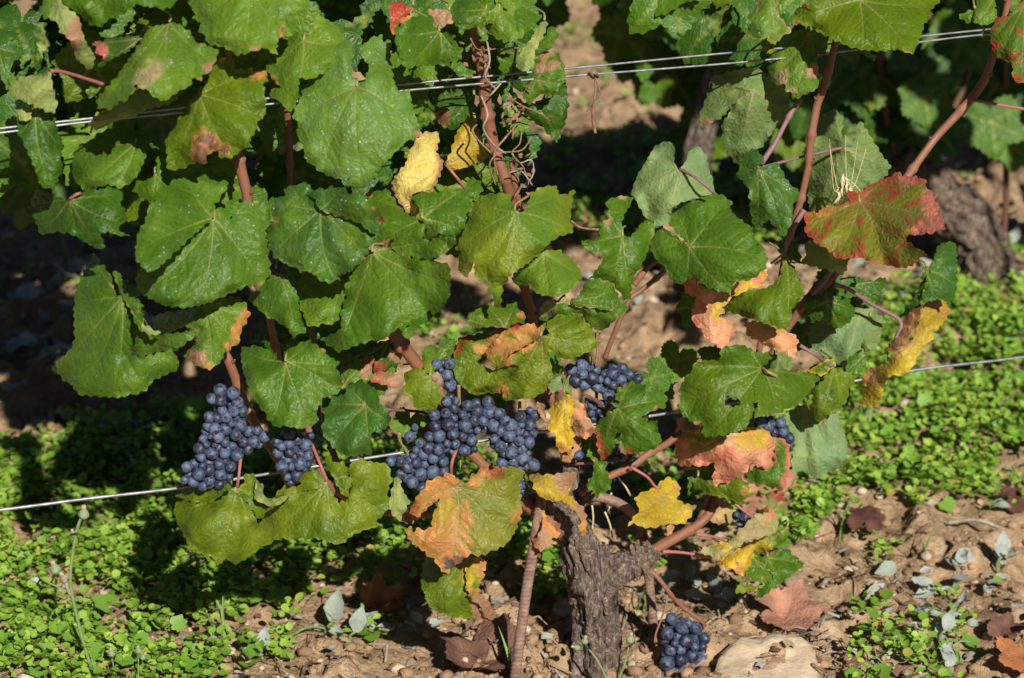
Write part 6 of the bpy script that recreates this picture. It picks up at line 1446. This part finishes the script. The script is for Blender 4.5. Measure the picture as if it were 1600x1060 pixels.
wgroup(6, 870, 930, 25, 15, (20, 36), 'pale withered leaf close to the left side of the trunk', 'withered leaves left of the trunk')
wgroup(9, 930, 470, 30, 30, (18, 36), 'blurred pale withered leaf on the sunlit soil at centre', 'withered leaves at centre')
wgroup(7, 1590, 880, 20, 70, (24, 44), 'pale withered leaf at the right edge of the picture', 'withered leaves at the right edge')
wgroup(9, 1490, 250, 60, 40, (18, 34), 'dim withered leaf in the shade of the next row', 'withered leaves under the next row')

# --- upright weeds: bindweed leaf stalks, flower stalks, grass tufts
M['stalk'] = simple('stalk_green', (0.13, 0.19, 0.06), (0.22, 0.29, 0.11), 90, .6)
M['bud'] = simple('bud_green', (0.16, 0.22, 0.10), (0.26, 0.31, 0.17), 240, .7, .6, .002)
M['bud_tip'] = simple('bud_tip', (0.38, 0.20, 0.15), (0.50, 0.32, 0.24), 300, .8)
M['grass'] = simple('grass_blade', (0.10, 0.20, 0.04), (0.19, 0.30, 0.08), 40, .5)
def root_at(px, py, name, lab, cat, grp=None):
    p = GP(px, py); e = bpy.data.objects.new(name, None); COL.objects.link(e); e.location = p; tag(e, lab, cat, grp); return e, p
def upr(p, px, py):                # a point over/around p at the pixel, on the vertical plane through p facing the camera
    r = ray(px, py); t = (p[1] - CAM[1]) / r[1]; return CAM + t * r
def flower_stalk(base, path, buds, lab, w=6.0):
    e, p = root_at(*base, 'flower_stalk', lab, 'weed stalk')
    pts = [p] + [upr(p, *q) for q in path]
    d = float(np.linalg.norm(p - CAM)) / FPX
    tube('stem', pts, [w * d / 2] + [w * d / 2 * .85] * (len(pts) - 2) + [w * d / 2 * .6], M['stalk'], e, 8, .004)
    for (bx, by, br, ang, open_) in buds:
        c = upr(p, bx, by); ax = np.array([math.sin(ang), -.1, math.cos(ang)]); s = br * d
        prof = [(-1.25, .25), (-.9, .75), (-.35, 1.0), (.25, .82), (.7, .5), (1.0, .45)]
        b = tube('bud', [c + ax * s * a for a, _ in prof], [s * r_ for _, r_ in prof], M['bud'], e, 12, s * .2, lambda s_, a, R: R * .07 * np.sin(a * 7))
        tube('tip', [c + ax * s * a for a in (.95, 1.25, 1.6)], [s * .42, s * .5, s * .38], M['bud_tip'], b, 8, s * .2)
    return e, p, d
e, p, d = flower_stalk((152, 1075), [(138, 1030), (124, 980), (112, 925), (110, 895), (116, 850), (122, 822), (131, 800)], [(131, 802, 8.5, .05, 0), (114, 834, 5, -.15, 0), (86, 888, 8.5, -.25, 0)], 'thin grey green weed stalk with round buds at lower left')
tube('branch', [upr(p, 110, 930), upr(p, 104, 915), upr(p, 99, 900), upr(p, 90, 893)], [3 * d, 3 * d, 3.4 * d, 2 * d], M['grey_twig'], e, 8, .004)
tube('branch', [upr(p, 108, 925), upr(p, 92, 918), upr(p, 70, 908)], [1.6 * d, 1.4 * d, 1.2 * d], M['stalk'], e, 6, .004)
for k_ in range(9):
    a = -2.6 + k_ * .3
    tube('ray', [upr(p, 60, 905), upr(p, 60 + 13 * math.sin(a * 1.1), 905 - 6 * math.cos(a) + 2)], [1.6 * d, .7 * d], M['withered'], e, 5, .004)
tube('seed_head', [upr(p, 101, 910), upr(p, 100, 904), upr(p, 100, 898)], [4 * d, 6 * d, 4 * d], M['grey_twig'], e, 10, .002)
flower_stalk((957, 1085), [(945, 1055), (932, 1030), (920, 1015)], [(914, 1001, 5.5, 0.1, 0), (900, 1012, 5, -1.2, 0)], 'small weed stalk with two green buds in front of the trunk', 4)
flower_stalk((965, 1065), [(975, 1040), (982, 1012)], [(985, 998, 7, .1, 0)], 'single green bud on a thin stalk right of the trunk foot', 4)
flower_stalk((217, 1085), [(216, 1050), (216, 1030)], [(216, 1016, 5, 0, 0), (224, 1026, 5, .5, 0)], 'short weed stalk with dry seed buds at the bottom left', 3)
flower_stalk((180, 1075), [(178, 1045), (175, 1030)], [(174, 1020, 6, -.1, 0)], 'stubby weed stalk with one dry bud beside the tall stalk', 3)

def spoon(base, tip, L, lab):      # a pale leaf held up on its stalk
    e, p = root_at(*base, 'bindweed', lab, 'weed'); t = upr(p, *tip); d = float(np.linalg.norm(p - CAM)) / FPX
    tube('stem', [p, p * .5 + t * .5 + np.array([-.004, 0, .004]), t], [2.6 * d, 2.2 * d, 2 * d], M['stalk'], e, 6, .006)
    o = obj('leaf', WM[wr.randrange(8)], e, Vector(t) - Vector(p)); s = L * d; o.scale = (s * 1.15, s, s); o.rotation_euler = (1.15, wr.uniform(-.3, .3), wr.uniform(-.35, .1))
spoon((508, 1005), (520, 972), 52, 'bindweed holding up one pale grey leaf below the yellow green leaves')
spoon((548, 1010), (555, 988), 42, 'bindweed with a small grey leaf beside the taller pale one')
spoon((413, 1035), (411, 1015), 36, 'bindweed with a grey round leaf at the bottom edge')
spoon((1470, 1010), (1478, 985), 34, 'bindweed shoot with grey leaf at lower right')
spoon((1560, 900), (1565, 870), 40, 'bindweed shoot with pale leaf near the right edge')
tube_e, p_ = root_at(435, 1028, 'weed_runner', 'thin pale creeping stem on the ground below the shade', 'weed')
tube('stem', [GP(435, 1028, .01), GP(470, 1008, .02), GP(505, 1004, .02), GP(545, 1018, .012)], .0016, M['stalk'], tube_e, 6, .008)

def blade_mesh(seed):
    r = random.Random(seed); n = 8; v = []; f = []; b = r.uniform(.1, .5)
    for i in range(n):
        t = i / (n - 1); w = .028 * (1 - t ** 2.2) + .002
        y = b * t * t; v += [(-w, y, t), (0, y + .012, t), (w, y, t)]
    for i in range(n - 1):
        for j in range(2): q = i * 3 + j; f.append((q, q + 1, q + 4, q + 3))
    return mesh_np('blade', v, f, [M['grass']])
BL = [blade_mesh(i) for i in range(5)]
def tuft(px, py, n, H, lab, spread=.35):
    e, p = root_at(px, py, 'grass_tuft', lab, 'grass', 'grass tufts')
    for _ in range(n):
        o = obj('blade', BL[wr.randrange(5)], e, (wr.uniform(-.006, .006), wr.uniform(-.006, .006), -.004)); s = H / FPX * 3.1 * wr.uniform(.6, 1.1)
        o.scale = (s * 1.2, s, s); o.rotation_euler = (wr.uniform(-spread, spread), wr.uniform(-spread, spread), wr.uniform(0, 6.28))
tuft(216, 952, 4, 80, 'small grass tuft in the gap among the left weeds')
tuft(350, 1010, 4, 140, 'slender tall grass blades below the large hanging left leaf', .2)
tuft(32, 1040, 4, 70, 'grass tuft at the bottom left corner')
tuft(165, 1075, 5, 70, 'grass tuft at the foot of the tall weed stalk', .6)
tuft(1000, 960, 3, 90, 'green grass blades between trunk and bent steel stake', .15)
tuft(1310, 850, 3, 110, 'tall grass blade beside the dark red dead leaf', .12)
tuft(1375, 890, 7, 50, 'broad leaved grass tuft right of the dark red dead leaf', .6)
tuft(1345, 690, 4, 110, 'grass blades among weeds right of the hanging underside leaf', .3)
tuft(1545, 430, 7, 110, 'blurred grass tuft beside the trunk in the next row', .4)
tuft(1370, 1040, 7, 60, 'leafy grass tuft right of the pale limestone slab', .7)
tuft(1500, 1040, 6, 60, 'grass tuft among grey leaves near the bottom right', .6)
tuft(1440, 860, 5, 55, 'grass tuft at the lower edge of the right weeds', .5)
tuft(110, 420, 6, 110, 'dim grass tuft in the shade at left', .5)
tuft(960, 210, 5, 60, 'blurred grass tuft on the far sunlit soil', .5)
tuft(805, 1062, 3, 80, 'grass blade at the foot of the leaning steel stake', .2)

# --- dry twigs
def twig(path, w, lab, grp=None):
    pts = [GP(x, y, dz) for x, y, dz in path]; o = tube('twig', pts, w / FPX * 3.1 / 2, M['grey_twig'], None, 6, .006); tag(o, lab, 'twig', grp)
for i_ in range(14):
    x, y = wr.uniform(1130, 1290), wr.uniform(985, 1040); a = wr.uniform(-.5, .5); L = wr.uniform(20, 60)
    twig([(x, y, .006), (x + L * .5 * math.cos(a), y + L * .2 * math.sin(a) - 2, .010), (x + L * math.cos(a), y + L * .5 * math.sin(a), .006)], wr.uniform(2, 4), 'thin dry twig beside the pinkish dead leaf and pale slab', 'dry twigs on the soil')
twig([(1345, 965, .01), (1360, 945, .02), (1368, 930, .02)], 7, 'short dark twig standing in the soil at lower right')
twig([(1480, 828, .01), (1530, 835, .02), (1590, 850, .01)], 8, 'thicker brown twig lying at the right edge')
for (x, y, x1, y1) in ((925, 790, 925, 830), (945, 800, 957, 840), (965, 745, 985, 775), (955, 770, 950, 800)):
    pts = [P(x, y, .03), P((x + x1) / 2 + 2, (y + y1) / 2, .028), P(x1, y1, .03)]
    o = tube('tendril', pts, 3.2 * px2m / 2, M['straw'], VINE, 6, .005)

# ------------------------------------------------------------------ small repeats: leave out what nothing shows of, name the others by their order
bpy.context.view_layer.update()
dg = bpy.context.evaluated_depsgraph_get()
ORD = 'zeroth first second third fourth fifth sixth seventh eighth ninth tenth eleventh twelfth thirteenth fourteenth fifteenth sixteenth seventeenth eighteenth nineteenth twentieth'.split()
def ordinal(n):
    if n <= 20: return ORD[n]
    t = {2: 'twenty', 3: 'thirty', 4: 'forty'}[n // 10]
    return (t + '-' + ORD[n % 10]) if n % 10 else {3: 'thirtieth', 4: 'fortieth'}[n // 10]
def seen(o):
    vs = o.data.vertices; st = max(1, len(vs) // 24); hit = 0; tot = 0
    for v in list(vs)[::st]:
        w = o.matrix_world @ v.co; x_, y_ = to_px(np.array(w)); tot += 1
        if not (0 < x_ < 1600 and 0 < y_ < 1060): continue
        d = (w - Vector(CAM)); L_ = d.length; d.normalize()
        ok, loc, nrm_, idx, ho, mw = SC.ray_cast(dg, Vector(CAM), d, distance=L_ + .01)
        if ok and ho.name == o.name: hit += 1
    return hit >= 3
groups = {}
for o in list(SC.objects):
    if o.type == 'MESH' and o.parent is None and o.get('group') and o.name.split('.')[0] in ('withered_leaf', 'stone', 'twig'): groups.setdefault(o['group'], []).append(o)
for gname, lst in groups.items():
    vis = [o for o in lst if seen(o)]
    for o in lst:
        if o not in vis: bpy.data.objects.remove(o)
    vis.sort(key=lambda o: to_px(np.array(o.location))[0])
    for i, o in enumerate(vis):
        if len(vis) > 1: o['label'] = o['label'] + ', ' + ordinal(i + 1) + ' from left'
    print(gname, len(vis))
